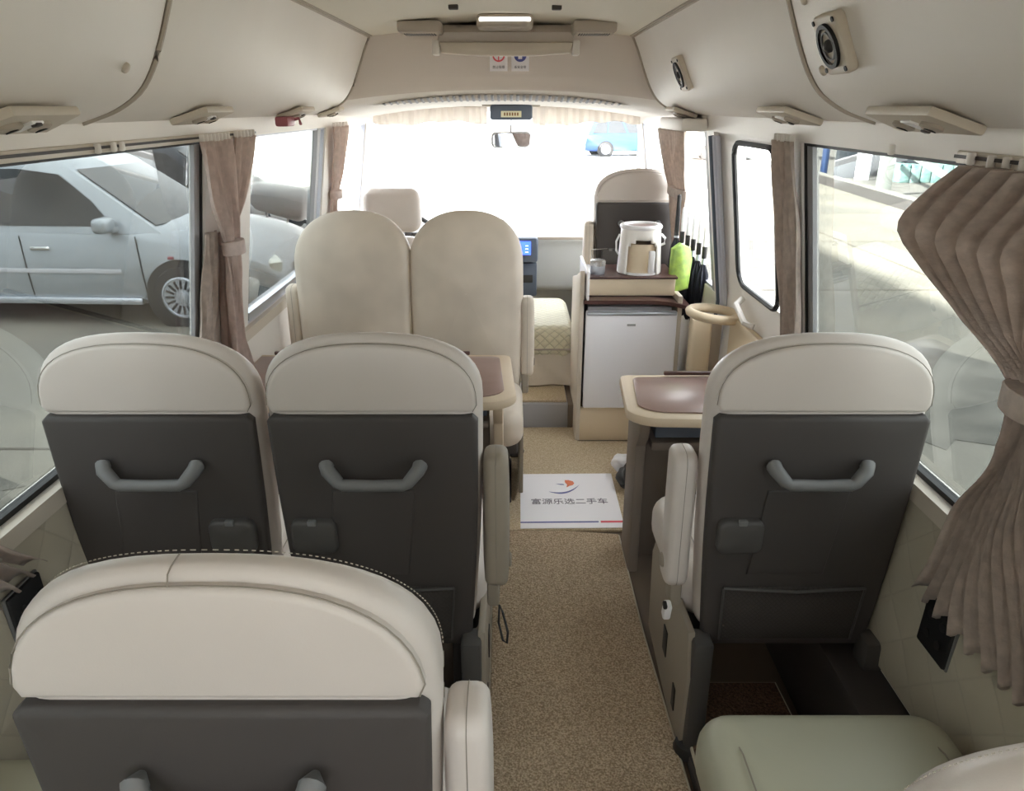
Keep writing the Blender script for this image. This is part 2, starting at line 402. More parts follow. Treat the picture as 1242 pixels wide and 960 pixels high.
# front bulkhead / header
HP = [(3.83, 1.93), (3.835, 1.86), (3.85, 1.78), (3.875, 1.71), (3.92, 1.655), (4.0, 1.618), (4.15, 1.60), (4.5, 1.590), (5.0, 1.585), (5.36, 1.575), (5.42, 1.54)]
def hp(v, x):
    t = v*(len(HP)-1); i = min(int(t), len(HP)-2); k = t-i
    y = HP[i][0]+(HP[i+1][0]-HP[i][0])*k; z = HP[i][1]+(HP[i+1][1]-HP[i][1])*k
    sag = max(0, min(1, (1.80-z)/.15)); z -= .055*sag*(abs(x)/.8)**2.2
    return y-.03*(x/.8)**2, z
b = B()
b.grid(lambda u, v: (CX+(u*2-1)*.93, *hp(v*.42, (u*2-1)*.93)), 30, 16)
st(b.done('wall_front', 'header', recalc=False), 'fabric covered front bulkhead')
b = B()
b.grid(lambda u, v: (CX+(u*2-1)*.93, *hp(.42+.58*v, (u*2-1)*.93)), 30, 14)
st(b.done('trim_15', 'panel', recalc=False), 'pale header lip above the windscreen')
# windscreen, pillars
e = bpy.data.objects.new('window_9', None); C.objects.link(e); st(e, 'large curved windscreen')
b = B()
def ws(u, v, off=0):
    x = (u*2-1)*.97; return (CX+x, 5.36+.45*(1-v)-.10*(x/.97)**2+off, .80+.74*v)
b.grid(ws, 16, 8); b.done('glass', 'glass_clear', e)
b = B()
for s in (-1, 1):
    b.tube([(CX+s*(.985-.06*v), 5.24+.45*(1-v), .78+.78*v) for v in [k/8 for k in range(9)]], .045, 10)
b.done('pillar', 'panel', e)
b = B()
for s in (-1, 1):
    b.tube([(CX+s*(.945-.06*v), 5.23+.45*(1-v), .78+.78*v) for v in [k/8 for k in range(9)]], .009, 8)
b.done('rubber_seal', 'sealgrey', e)
st(B().box((CX, 5.8, .36), (2.02, .06, .86), .01).done('wall_nose', 'panel'))
# rear wall with a wide back window
b = B(); b.box((CX, YB-.03, .40), (2.06, .05, .84)); b.box((CX, YB-.03, 1.72), (2.06, .05, .62)); b.box((CX-.78, YB-.03, 1.12), (.50, .05, .62)); b.box((CX+.78, YB-.03, 1.12), (.50, .05, .62))
st(b.done('wall_back', 'panel')); e = bpy.data.objects.new('window_10', None); C.objects.link(e); st(e, 'rear window')
B().box((CX, YB-.03, 1.12), (1.08, .006, .62)).done('glass', 'glass_clear', e)

# door on the right, with step well
e = bpy.data.objects.new('door_1', None); C.objects.link(e); st(e, 'passenger door with tall rounded window')
def dx(z, y=0): return CX+wx(z)+.02
b = B()
def dstrip(b, y0, y1, z0, z1, i=.0, t=.04):
    R = []
    for k in range(5):
        z = z0+(z1-z0)*k/4; x = dx(max(z, 0)); R.append([Vector(p) for p in ((x-i, y0, z), (x-i, y1, z), (x+t, y1, z), (x+t, y0, z))])
    b.rings(R)
dstrip(b, 2.46, 3.30, -.25, .90); dstrip(b, 2.46, 2.56, .90, 1.475); dstrip(b, 3.06, 3.30, .90, 1.475); dstrip(b, 2.46, 3.30, 1.445, 1.475)
b.done('door_leaf', 'panel', e)
b = B(); R = [rrect(.50, .545, .07, 2.81, 1.1725, 5)]
b.tube([(dx(z)-.006, y, z) for y, z in R[0]], .010, 6, cyc=True); b.done('window_gasket', 'black', e)
b = B(); dstrip(b, 2.55, 3.07, .89, 1.45, -.01, .016); b.done('glass', 'glass_clear', e)
b = B()
for y, r in ((3.275, .014), (3.235, .010)):
    b.tube([(dx(z)-.02, y-.10*(z-.0)*.0, z) for z in [-.2+1.66*k/12 for k in range(13)]], r, 8)
b.done('edge_seal', 'sealgrey', e)
b = B(); b.tube([(dx(z)-.03, 3.305, z) for z in [-.2+1.66*k/12 for k in range(13)]], .012, 8); b.done('black_edge_seal', 'bluegrey', e)
b = B(); b.box((dx(.6)-.02, 2.85, .62), (.03, .42, .30), .012); b.done('inner_moulding', 'cab', e)
b = B(); b.tube([(dx(.8)-.03, 2.95, .86), (dx(.8)-.06, 2.93, .84), (dx(.8)-.06, 2.80, .80), (dx(.8)-.03, 2.78, .79)], .012, 8); b.done('pull_handle', 'panel', e)
# ------------------------------------------------------------------ carpets
def carpet(name, m, out, z, th, label, piping=True):
    e = thing(name, label, 'carpet', (0, 0, z))
    b = B(); b.prism(out, th, bev=.006); b.done('pile', m, e)
    if piping:
        b = B(); n = len(out); b.tube([(x, y, .010) for x, y in out], .007, 6, cyc=True); b.done('bound_edge', 'piping', e)
    return e
carpet('aisle_carpet', 'carpet', [(-.035, -1.6), (.475, -1.6), (.475, 1.3), (.455, 2.0), (.455, 2.575), (.25, 2.60), (.0, 2.60), (-.03, 2.55), (-.02, 1.6)], -.008, .022, 'long tan loop-pile carpet runner down the aisle')
b = B(); b.prism([(-.99, 2.62), (.95, 2.62), (.95, 3.0), (.72, 3.05), (.72, 3.48), (.37, 3.48), (.37, 3.655), (-.99, 3.655)], .012, T(0, 0, -.009), .004)
tag(b.done('front_carpet', 'carpet2'), 'pale carpet by the fridge cabinet under the printed sheet', 'carpet')
carpet('footwell_carpet', 'carpet3', [(.50, 1.28), (.80, 1.28), (.785, 1.72), (.50, 1.72)], .028, .02, 'dark brown carpet piece on the low step under the right single seat')
b = B(); b.box((.645, 1.50, .003), (.31, .46, .046), .006); tag(b.done('low_step', 'shell'), 'dark low step carrying the brown carpet behind the right single seat', 'step')

# ------------------------------------------------------------------ seats
def armrest(e, side, z0, z1, y, m, hinge=True, w=.056, dep=.095, lean=0.0):
    b = B(); L = z1-z0
    out = rrect(dep, L, .03, 0, 0, 5)
    b.slab(out, w, .018, .004, .004, T(side, y, (z0+z1)/2) @ RX(lean) @ RZ(PI/2), 4)
    a = b.done('armrest', m, e)
    b = B(); b.tube([(side+(.5*w+.001)*(1 if side > 0 else -1)*.0+p[0]*0, y+p[0], (z0+z1)/2+p[1]) for p in rrect(dep+.001, L+.001, .03, 0, 0, 5)], .0007, 4, cyc=True); b.done('seam_line', 'seam', a)
    if hinge:
        b = B(); b.lathe([(.018, -.004), (.018, .003), (.014, .006), (.001, .006)], 16, T(side+(w/2+.002)*(1 if side > 0 else -1), y-.005, z0+.06) @ RY(PI/2*(1 if side > 0 else -1))); b.done('hinge_cap', 'sidecover', a)
    return a
def seat(label, x, y, rz=0, w=.48, top=1.125, ch=.15, ex=2.5, lean=.06, z0=0, leather='leather', shell=True, hook=1, arms=(), flat=False,
         group='bus seats', wb=.42, seatmat=None, deep=.47, cushz=.455, pedestal=True, topseam=False, th=.115, thing_name='bus_seat'):
    e = thing(thing_name, label, 'seat', (x, y, z0), rz, group)
    sm = seatmat or leather
    PB = .34
    K = T(0, 0, PB) @ RX(lean); H = (top-PB)/math.cos(lean)
    b = B(); b.slab(dome(w, 0, H, ch, wb, ex), th, .05, .008 if shell else .02, 0, T(0, th/2+.012, 0), 6)
    def tap(z): return 1-.58*max(0, min(1, (z-(H-.24))/.24))**1.5
    for v in b.bm.verts: v.co.y = .012+(v.co.y-.012)*tap(v.co.z)
    b.bm.transform(K)
    back = b.done('backrest', leather, e)
    sv = H-.178
    if shell:
        o = [p for p in dome(w-.018, -.02, H-.012, ch-.01, wb-.012, ex) ]
        lo = [(px, pz) for px, pz in o if pz <= sv-.004]
        xs = max(px for px, pz in lo)
        right = sorted([(px, pz) for px, pz in lo if px > 0 and pz > .0], key=lambda q: q[1])
        wtop = interp([(q[1], q[0]) for q in o if q[0] > 0 and q[1] > .05], sv)
        bot = [(px, pz) for px, pz in lo if pz <= .03]
        outl = [(q[0], q[1]) for q in o if q[0] > 0 and q[1] < sv-.03] + [(wtop, sv-.012), (wtop-.012, sv)] + [(-wtop+.012, sv), (-wtop, sv-.012)] + [(q[0], q[1]) for q in o if q[0] < 0 and q[1] < sv-.03]
        b = B(); b.slab(outl, .036, .012, 0, .004, K @ T(0, .012, 0), 4); sh = b.done('rear_shell', 'shell', e)
        upo = [(-wtop+.012, sv+.006), (wtop-.012, sv+.006)] + [(q[0]*.985, q[1]-.004) for q in o if q[0] > 0 and q[1]-.012 > sv+.012] + [(0, H-.016)] + [(q[0]*.985, q[1]-.004) for q in o if q[0] < 0 and q[1]-.012 > sv+.012]
        # remove duplicates near centre
        u2 = []
        for q in upo:
            if not u2 or (Vector(q)-Vector(u2[-1])).length > .004: u2.append(q)
        b = B(); b.slab(u2, .028, .010, 0, .006, K @ T(0, .018, 0), 4); up = b.done('upper_back_cover', leather, e)
        b = B(); b.tube([(q[0]*1.003, .010, q[1]+.001) for q in u2[1:]], .0010, 5, mtx=K); b.done('seam_line', 'seam', up)
        # raised trapezoid on shell
        b = B(); b.slab([(-.10, .43), (.085, .43), (.06, .20), (-.12, .20)], .008, .0035, mtx=K @ T(0, -.009, 0)); b.done('pressed_rib', 'shell', sh)
        # handle
        pts = [(x, y, z+.040) for x, y, z in [(-.102, .0, .462), (-.102, -.026, .462), (-.098, -.036, .455), (-.076, -.044, .430), (-.066, -.046, .425), (0, -.047, .424), (.066, -.046, .425), (.076, -.044, .430), (.098, -.036, .455), (.102, -.026, .462), (.102, .0, .462)]]
        b = B(); b.tube(pts, [.017, .017, .016, .0145, .0135, .013, .0135, .0145, .016, .017, .017], 12, mtx=K, up=(0, 1, 0)); b.done('grab_handle', 'shell_lite', e)
        hx = hook*.15
        b = B(); b.slab(rrect(.104, .088, .02, hx, .312, 5), .03, .009, 0, .003, K @ T(0, -.014, 0)); cp = b.done('cup_holder_flap', 'flap', e)
        b = B(); b.slab(rrect(.104, .088, .02, hx, .312, 5), .004, .0018, 0, 0, K @ T(0, -.0045, 0)) if False else None; b.box((hx, -.026, .354), (.020, .012, .014), .003, mtx=K); b.done('catch', 'shell_lite', cp)
        b = B(); b.slab([(-.165, .01), (.155, .01), (.165, .165), (-.17, .165)], .010, .004, 0, .012, K @ T(0, -.012, 0)); nt = b.done('net_pocket', 'net', e)
        b = B(); b.tube([(.165, -.018, .165), (.0, -.026, .160), (-.17, -.018, .165)], .004, 6, mtx=K); b.tube([(-.17, -.018, .165), (-.165, -.018, .01)], .003, 6, mtx=K); b.tube([(.165, -.018, .165), (.155, -.018, .01)], .003, 6, mtx=K); b.done('elastic_edge', 'flap', nt)
    else:
        # seam following the front face, slightly inside the outline
        o = [(q[0]*.80, q[1]*.965) for q in dome(w, 0.02, H, ch, wb, ex)]
    if topseam:
        b = B(); b.tube([(-.03, .006, H-.014), (-.03, .012, H-.002), (-.03, .022, H+.0005), (-.03, .045, H+.0005)], .0010, 5, mtx=K)
        b.done('seam_line', 'seam', back)
        b = B(); q2 = [q for q in dome(w-.004, 0, H-.001, ch, wb, ex, 26) if q[1] > H*.6]
        for k in range(len(q2)-1):
            for t in (.15, .65):
                a = Vector((q2[k][0], th*.80*tap(q2[k][1])+.012, q2[k][1])); c = Vector((q2[k+1][0], th*.80*tap(q2[k+1][1])+.012, q2[k+1][1]))
                b.tube([a.lerp(c, t), a.lerp(c, t+.25)], .0007, 4, mtx=K)
        b.done('stitching', 'stitch', back)['kind'] = 'stuff'
    if topseam:
        # front face panel lines
        b = B()
        b.tube([(q[0]*.80, th*tap(q[1])+.012+.004, q[1]*.93+.02) for q in dome(w, 0.03, H, ch, wb, ex)], .0022, 5, mtx=K); b.done('front_seam', 'seam', back)
    # cushion
    b = B(); b.slab(rrect(w-.004, deep, .07, 0, 0, 6), .15, .055, .012, 0, T(0, .10+deep/2, cushz-.075) @ RX(PI/2) @ Matrix.Diagonal((1, 1, 1, 1)), 6)
    cu = b.done('seat_cushion', sm, e)
    cu_top = cushz
    for sx in (-1, 1):
        b = B(); b.tube([(sx*(w/2-.065), .12+t*(deep-.06), cushz+(.006 if t < .85 else -.003-.12*(t-.85))+.001) for t in [k/10 for k in range(11)]], .0016, 5)
        b.done('cushion_seam', 'seam', cu)
    b = B(); b.box((0, .10+deep/2, .285), (w-.05, deep-.06, .05), .012); b.done('cushion_pan', 'shell', e)
    if pedestal:
        for sx in (-1, 1):
            b = B(); b.box((sx*(w/2-.075), .24, .13), (.035, .30, .28), .008); b.box((sx*(w/2-.075), .26, .012), (.05, .40, .024), .006); b.done('leg', 'shell', e)
            b = B(); b.prism([(-.03, .02), (.10, .0), (.44, .04), (.46, .30), (.43, .35), (-.02, .37), (-.045, .25)], .018, T(sx*(w/2-.010)-.009, 0, .0) @ Matrix(((0, 0, 1, 0), (1, 0, 0, 0), (0, 1, 0, 0), (0, 0, 0, 1))), .004); sc = b.done('side_cover', 'sidecover', e)
            b = B(); b.box((sx*(w/2-.0)+0, .20, .17), (.004, .045, .08), .001); b.done('cover_recess', 'black', sc)
            b = B(); b.box((sx*(w/2-.0), .06, .10), (.004, .03, .07), .001); b.done('cover_recess', 'black', sc)
            b = B(); b.box((sx*(w/2-.035), -.02, .18), (.05, .07, .36), .012); b.done('rear_bracket', 'flap', e)
            b = B(); b.lathe([(.001, .0), (.036, .0), (.042, .015), (.036, .035), (.012, .045), (.001, .045)], 16, T(sx*(w/2-.03), -.03, 0)); b.done('foot_cap', 'dark', e)
    for sd in arms:
        side, za, zb, yy = sd[:4]; m = sd[4] if len(sd) > 4 else leather
        armrest(e, side, za, zb, yy, m)
        b = B(); b.box((side*.965, yy+.02, za-.03), (.03, .06, .09), .008); b.done('armrest_bracket', 'sidecover', e)
    return e
seatB1 = seat('cream and dark-shelled window seat at the left wall, second row from the camera', -.748, 1.545, w=.475, hook=1)
seatB2 = seat('cream and dark-shelled seat beside the aisle, left pair of the second row', -.262, 1.545, w=.475, hook=-1, arms=((.265, .49, .84, .03, 'sidecover'),))
seatBR = seat('single dark-shelled seat right of the aisle behind the right table', .712, 1.545, w=.485, hook=-1, arms=((-.272, .47, .83, .06),))
seatA2 = seat('nearest cream-topped seat at bottom left, seen from behind', -.292, .712, w=.495, top=1.112, hook=1, topseam=True, arms=((.276, .60, .872, .05),), ch=.18, ex=2.45, th=.125)
seatA1 = seat('window seat at the lower left corner with its back laid far down', -.765, .52, w=.44, hook=1, lean=1.05, top=.74, ch=.08, leather='leather_green', pedestal=True)
seatAR = seat('sage cream seat at bottom right, its cushion facing forward', 0.648, .56, w=.50, lean=.20, top=1.115, ch=.19, leather='leather', seatmat='leather_green', topseam=True, deep=.54, hook=-1)
for lb, x, w, arms in (('beige rear-facing seat by the left window, ahead of the left table', -.64, .50, ((.262, .50, .80, .06, 'leather_pale'),)),
                 ('beige rear-facing seat nearest the aisle, with a dented upper back', -.155, .485, ((-.262, .44, .80, .06, 'leather_pale'),))):
    seat(lb, x, 3.30, PI, w=w, top=1.16, ch=.22, ex=2.3, lean=.03, leather='leather_pale', shell=False, arms=arms if x > -.3 else ((.27, .5, .85, .05, 'leather_pale'),), deep=.46, wb=.46, th=.12, cushz=.44)
# side pod visible under the aisle armrest of the rear-facing seat
seatP = seat('front passenger seat with dark rear shell behind the drinks cabinet', 0.745, 4.32, w=.50, z0=.13, top=1.125, ch=.17, hook=-1, arms=((-.27, .55, .84, .03, 'leather_pale'),))
# driver seat
e = thing('driver_seat', "cream driver's seat with a separate headrest, ahead of the rear-facing pair", 'seat', (-.655, 4.45, .13))
b = B(); b.slab(rrect(.335, .25, .06, 0, .88, 6), .11, .045, .01, .01, T(0, .05, 0), 5); h = b.done('headrest', 'leather', e)
b = B()
for sx in (-1, 1): b.tube([(sx*.06, .05, .70), (sx*.06, .05, .80)], .007, 8)
b.done('headrest_post', 'chrome', h)
b = B(); b.slab(dome(.50, .40, .73, .10, .46, 2.6), .12, .05, .01, .01, T(0, .06, 0), 5); b.done('backrest', 'leather', e)
b = B(); b.slab(rrect(.50, .48, .07), .14, .05, .01, 0, T(0, .34, .36) @ RX(PI/2), 5); b.done('seat_cushion', 'leather', e)
b = B(); b.box((0, .34, .16), (.38, .36, .29), .02); b.done('pedestal', 'dark', e)
# seat belt bits
e = thing('belt_buckle', 'white seat-belt buckle hanging below the armrest of the right single seat', 'buckle', (.425, 1.575, .40))
b = B(); b.box((0, 0, 0), (.02, .028, .05), .006, mtx=RX(.3)); b.done('casing', 'white', e)
b = B(); b.box((-.008, -.004, .024), (.01, .02, .012), .003, mtx=RX(.3)); b.done('slot', 'dark', e)
b = B(); b.tube([(.01, 1.52, .455), (.018, 1.51, .44), (.030, 1.49, .40), (.028, 1.48, .375), (.018, 1.485, .38), (.008, 1.50, .42)], .003, 6, cyc=True)
tag(b.done('strap_loop', 'dark'), 'small dark strap loop hanging beside the aisle seat of the second row', 'strap')

# ------------------------------------------------------------------ tables
def table(name, label, sgn, x_in, x_out, y0, y1):
    """sgn +1: inner (aisle) end at small x; -1: inner end at large x"""
    e = thing(name, label, 'table', (x_in, (y0+y1)/2, 0), 0, 'fixed side tables')
    L = abs(x_out-x_in); W = y1-y0
    def o(inset, r):
        P = []
        # aisle-end outline with rounded near corner and slight flare
        near, far = -W/2+inset, W/2-inset
        xi = inset
        c = r
        for k in range(7):
            a = PI+k/6*PI/2; P.append((xi+.0+c+c*math.cos(a)-.02*(1-k/6), near+c*.9+c*.9*math.sin(a)))
        P += [(L-inset*.3, near-.02), (L-inset*.3, far)]
        for k in range(4):
            a = PI/2+k/3*PI/2; P.append((xi+.03+.03*math.cos(a), far-.03+.03*math.sin(a)))
        return [(sgn*x, y) for x, y in P]
    b = B(); b.prism(o(0, .09), .034, T(0, 0, .622), .009); b.done('table_top', 'table', e)
    b = B(); b.prism(o(.042, .075), .005, T(0, 0, .6565), .0015); tp = b.done('inlay_panel', 'wood_brown', e)
    b = B(); b.box((sgn*(L/2+.05), W/2-.022, .668), (L-.22, .016, .014), .004); b.done('rear_lip', 'darkwood', e)
    # pedestal with stepped aisle-side profile
    pr = [(-.075, 0), (.10, 0), (.10, .622), (-.13, .622), (-.13, .57), (-.115, .54), (-.075, .50)]
    X = Matrix(((0, 0, 1, 0), (1, 0, 0, 0), (0, 1, 0, 0), (0, 0, 0, 1)))
    b = B(); b.prism(pr, .035, T(sgn*.045-.0175, .0, 0) @ X, .006); b.done('end_panel', 'tablegrey' if sgn > 0 else 'table', e)
    b = B(); b.box((sgn*(L/2+.03), .055, .24), (L-.10, .05, .47), .006); b.done('front_panel', 'tablegrey', e)
    b = B(); b.box((sgn*(L/2+.03), -.0, .50), (L-.10, .17, .03), .006); b.box((sgn*(L/2+.03), .07, .56), (L-.10, .03, .11), .003); sh = b.done('shelf', 'tablegrey', e)
    b = B(); b.box((sgn*(L/2+.03), -.02, .575), (L-.11, .17, .066), .003); b.done('drawer_front', 'bluegrey', e)
    return e
table('side_table', 'beige table with mauve-brown inlay in front of the right single seat', 1, .43, .935, 2.20, 2.62)
table('side_table', 'beige-edged left table whose aisle end shows before the rear-facing seats', -1, .035, -.95, 2.34, 2.86)

# ------------------------------------------------------------------ fridge cabinet, fridge and what stands on them
e = thing('drinks_cabinet', 'beige cabinet around the small fridge, left of the door', 'cabinet', (.60, 3.49, 0))
b = B(); b.prism([(0, 0), (.44, 0), (.44, .745), (.20, .80), (.0, .86), (-.01, .80)], .022, T(-.243, 0, 0) @ Matrix(((0, 0, 1, 0), (1, 0, 0, 0), (0, 1, 0, 0), (0, 0, 0, 1))), .004); b.done('side_panel', 'cab_side', e)
b = B(); b.box((.232, .22, .37), (.022, .44, .74), .004); b.done('side_panel', 'cab_side', e)
b = B(); b.box((0, .012, .088), (.45, .022, .176), .002); b.done('plinth_panel', 'cab', e)
b = B(); b.box((0, .43, .40), (.45, .012, .66), .002); b.done('rear_panel', 'cab_side', e)
b = B(); R = []
for k in range(13):
    t = k/12; x = -.225+.51*t; z = .708 if t < .6 else .708-.035*((t-.6)/.4)**2
    R.append([Vector((x, -.025, z)), Vector((x, .44, z)), Vector((x, .44, z+.018)), Vector((x, -.025, z+.018))])
b.rings(R); b.done('curved_worktop', 'darkwood', e)
e = thing('mini_fridge', 'small white fridge with a silver handle strip built into the cabinet', 'fridge', (.60, 3.505, .18))
b = B(); b.box((0, .20, .255), (.40, .38, .50), .006); b.done('body', 'grey', e)
b = B(); b.box((.005, -.012, .245), (.432, .034, .49), .008); d = b.done('door', 'fridge', e)
b = B(); b.box((.005, -.030, .480), (.425, .018, .018), .007); b.done('handle', 'silver', d)
b = B(); b.box((.005, -.0305, .425), (.040, .002, .010), .0008); b.done('badge', 'grey', d)
e = thing('raised_shelf_box', 'long beige box with dark rim standing on the curved worktop', 'shelf', (.60, 3.53, .7265))
b = B(); b.box((.005, .17, .043), (.42, .30, .082), .004); b.done('carcass', 'cab', e)
b = B(); b.box((-.208, .12, .070), (.012, .40, .136), .004); b.done('end_panel', 'white', e)
b = B(); b.box((.008, .165, .0895), (.43, .32, .010), .003); b.done('top_board', 'darkwood', e)
# water pot with dispensing recess
e = thing('water_pot', 'white round electric water pot with an arched opening on the shelf box', 'kettle', (.655, 3.66, .8215))
b = B(); seg = 48; H = .215
rows = [0, .004, .02, .05, .08, .10, .12, .135, .15, .165, .185, .205, .215]
def rad(z): return .106-.012*(z/H)+(-.004 if z < .003 else 0)
Rr = []
for z in rows: Rr.append([Vector((rad(z)*math.cos(2*PI*k/seg), rad(z)*math.sin(2*PI*k/seg), z)) for k in range(seg)])
vs = [p for r in Rr for p in r]; fs = []
for i in range(len(rows)-1):
    for j in range(seg):
        a = (2*PI*(j+.5)/seg); da = abs(((a-(-PI/2)+PI) % (2*PI))-PI)
        zc = (rows[i]+rows[i+1])/2
        lim = .75 if zc < .12 else .75*math.sqrt(max(0, 1-((zc-.12)/.045)**2))
        if da < lim and zc < .165: continue
        k = (j+1) % seg; fs.append((i*seg+j, i*seg+k, (i+1)*seg+k, (i+1)*seg+j))
b.raw(vs, fs); o = b.done('outer_wall', 'translucent', e)
sol = o.modifiers.new('s', 'SOLIDIFY'); sol.thickness = .006; sol.offset = -1
b = B(); b.lathe([(.001, .002), (.080, .002), (.082, .142), (.001, .142)], 32, T(0, .008, 0)); b.done('inner_vessel', 'cab', e)
b = B(); b.lathe([(.001, .0), (.097, .0), (.097, .008), (.001, .008)], 32); b.done('base_plate', 'white', e)
b = B(); b.lathe([(.078, .212), (.099, .212), (.101, .222), (.096, .230), (.080, .230), (.076, .222), (.076, .212)], 32, cap=False); b.done('rim', 'white', e)
b = B(); b.lathe([(.001, .214), (.080, .214), (.080, .220), (.001, .222)], 32); b.done('lid', 'wood_brown', e)
b = B(); b.tube([(-.1, -.0, .18), (-.118, -.02, .15), (-.118, -.03, .11), (-.105, -.02, .09)], .005, 8); b.done('handle_lug', 'white', e); b = B(); b.tube([(.1, 0, .18), (.114, -.02, .165), (.112, -.02, .14), (.1, 0, .13)], .006, 8); b.done('handle_lug', 'white', e)
b = B(); b.box((.045, -.082, .06), (.030, .02, .11), .006); b.done('level_gauge', 'white', e)
e = thing('glass_jar', 'short clear jar with a steel lid left of the water pot', 'jar', (.452, 3.62, .8215))
b = B(); b.lathe([(.001, 0), (.034, 0), (.036, .01), (.034, .04), (.001, .04)], 24); b.done('jar_body', 'silver', e)
b = B(); b.lathe([(.001, .04), (.037, .04), (.037, .062), (.032, .066), (.001, .066)], 24); b.done('lid', 'steel', e)
b = B(); b.tube([(-.03, .02, .06), (-.03, .02, .11), (.045, .02, .115)], .002, 6); b.done('wire_handle', 'steel', e)
# umbrellas hanging against the partition
b0 = None
for i in range(6):
    x = .852+.022*i; y = 3.78-.028*i; zt = 1.135-.014*i if i else 1.17
    lb = ['all-black umbrella, farthest left and tallest of the row', 'white-handled umbrella next to the all-black one', 'third umbrella of the row, its white handle partly hidden', 'fourth umbrella of the row, white grip with black band', 'umbrella next to the last in the row by the door', 'umbrella nearest the door, its white handle lowest'][i]
    e = thing('folded_umbrella', lb, 'umbrella', (x, y, zt-.52), 0, 'folded umbrellas in a row')
    b = B(); b.lathe([(.008, .26), (.011, .262), (.012, .40), (.010, .52), (.001, .525)] if i == 0 else [(.006, .40), (.0095, .402), (.010, .505), (.007, .515), (.001, .516)], 12); b.done('handle', 'dark' if i == 0 else 'white', e)
    b = B(); b.lathe([(.011, .345), (.012, .35), (.012, .40), (.009, .402)], 12); b.done('grip_band', 'dark', e)
    b = B(); b.lathe([(.007, .315), (.013, .318), (.011, .330), (.008, .345)], 12); b.done('ferrule', 'silver', e)
    b = B(); R = []
    for z, r in ((0, .006), (.02, .014), (.10, .022), (.20, .026), (.27, .022), (.31, .010), (.318, .006)):
        R.append([Vector((r*(1+.28*math.sin(8*2*PI*k/32+i))*math.cos(2*PI*k/32), r*(1+.28*math.sin(8*2*PI*k/32+i))*math.sin(2*PI*k/32), z)) for k in range(32)])
    b.rings(R); b.done('canopy', 'umb', e)
b = B(); b.slab([(-.045, -.02), (.05, .0), (.06, .14), (.045, .20), (-.01, .225), (-.05, .20), (-.055, .08)], .035, .014, .012, .012, T(.845, 3.62, .745) @ RZ(.3))
tag(b.done('snack_bag', 'lime'), 'lime green packet hanging between the water pot and the umbrellas', 'packet')
# guard panel with rail loop by the door
e = thing('door_guard', 'beige guard panel with a looped rail at the door steps', 'guard', (.84, 3.12, 0))
b = B(); b.slab([(-.045, .0), (.05, .0), (.05, .74), (-.045, .74)], .045, .02, mtx=T(0, 0, 0)); b.done('panel', 'cab', e)
b = B(); b.box((.075, .03, .36), (.05, .02, .72), .006); b.done('rear_panel', 'trimgrey', e)
b = B(); P = []
for k in range(20):
    a = 2*PI*k/20; P.append((.045+.105*math.cos(a), -.05+.10*math.sin(a), .765-.01*math.cos(a)))
b.tube(P, .019, 10, cyc=True); b.done('rail_loop', 'cab', e)

# ------------------------------------------------------------------ driver area
e = thing('engine_cover', 'quilted pale cover over the engine hump beside the cabinet', 'cover', (.06, 4.30, .144))
b = B(); b.box((0, .0, .165), (.64, .72, .31), .06, 5); o = b.done('padded_top', 'engquilt', e)
b = B()
b.grid(lambda u, v: (-.31+.62*u, -.365+.05*(1-v)*-1+.012*math.sin(u*17+v*5), .01+.16*v), 20, 8); b.done('draped_skirt', 'cab_side', e)
b = B(); b.tube([(-.31, -.362, .195), (.31, -.362, .195)], .005, 6); b.done('welt', 'trimgrey', e)
e = thing('dashboard', 'pale grey dashboard below the windscreen', 'dashboard', (CX, 5.05, .132))
b = B(); b.box((0, .35, .45), (1.90, .62, .38), .05, 4); b.box((0, .42, .16), (1.88, .40, .32), .02); b.done('main_body', 'dash', e)
b = B(); b.box((.45, -.0, .632), (.50, .06, .02), .006); b.done('top_ledge', 'trimgrey', e)
e2 = thing('display_console', 'dark display console with a blue lit screen beside the driver', 'display', (.105, 4.94, .40))
b = B(); b.box((0, 0, .31), (.205, .12, .16), .018); b.done('display_hood', 'bluegrey', e2)
b = B(); b.box((0, .02, .11), (.195, .10, .22), .014); b.done('lower_stack', 'bluegrey', e2)
b = B(); b.box((-.01, -.062, .325), (.13, .006, .085), .002); sc = b.done('screen', 'screen', e2)
b = B(); b.lathe([(.014, 0), (.018, 0), (.018, .001), (.014, .001)], 20, T(-.025, -.066, .325) @ RX(PI/2), cap=False)
for z in (.30, .32, .34): b.box((.03, -.0665, z), (.018, .001, .004))
b.done('screen_glyphs', 'screenlite', sc)
b = B(); b.box((0, -.034, .12), (.14, .006, .05), .002); b.done('lower_controls', 'dark', e2)
e = thing('steering_wheel', 'dark steering wheel ahead of the driver seat', 'steering wheel', (-.655, 4.96, .80))
X = RX(-.9)
b = B(); b.tube([(.19*math.cos(2*PI*k/28), .19*math.sin(2*PI*k/28), 0) for k in range(28)], .014, 8, cyc=True, mtx=X); b.done('rim', 'dark', e)
b = B(); b.box((0, 0, 0), (.36, .03, .012), .004, mtx=X); b.box((0, -.09, 0), (.03, .18, .012), .004, mtx=X); b.lathe([(.05, -.02), (.055, 0), (.04, .02)], 16, X); b.done('spokes', 'dark', e)
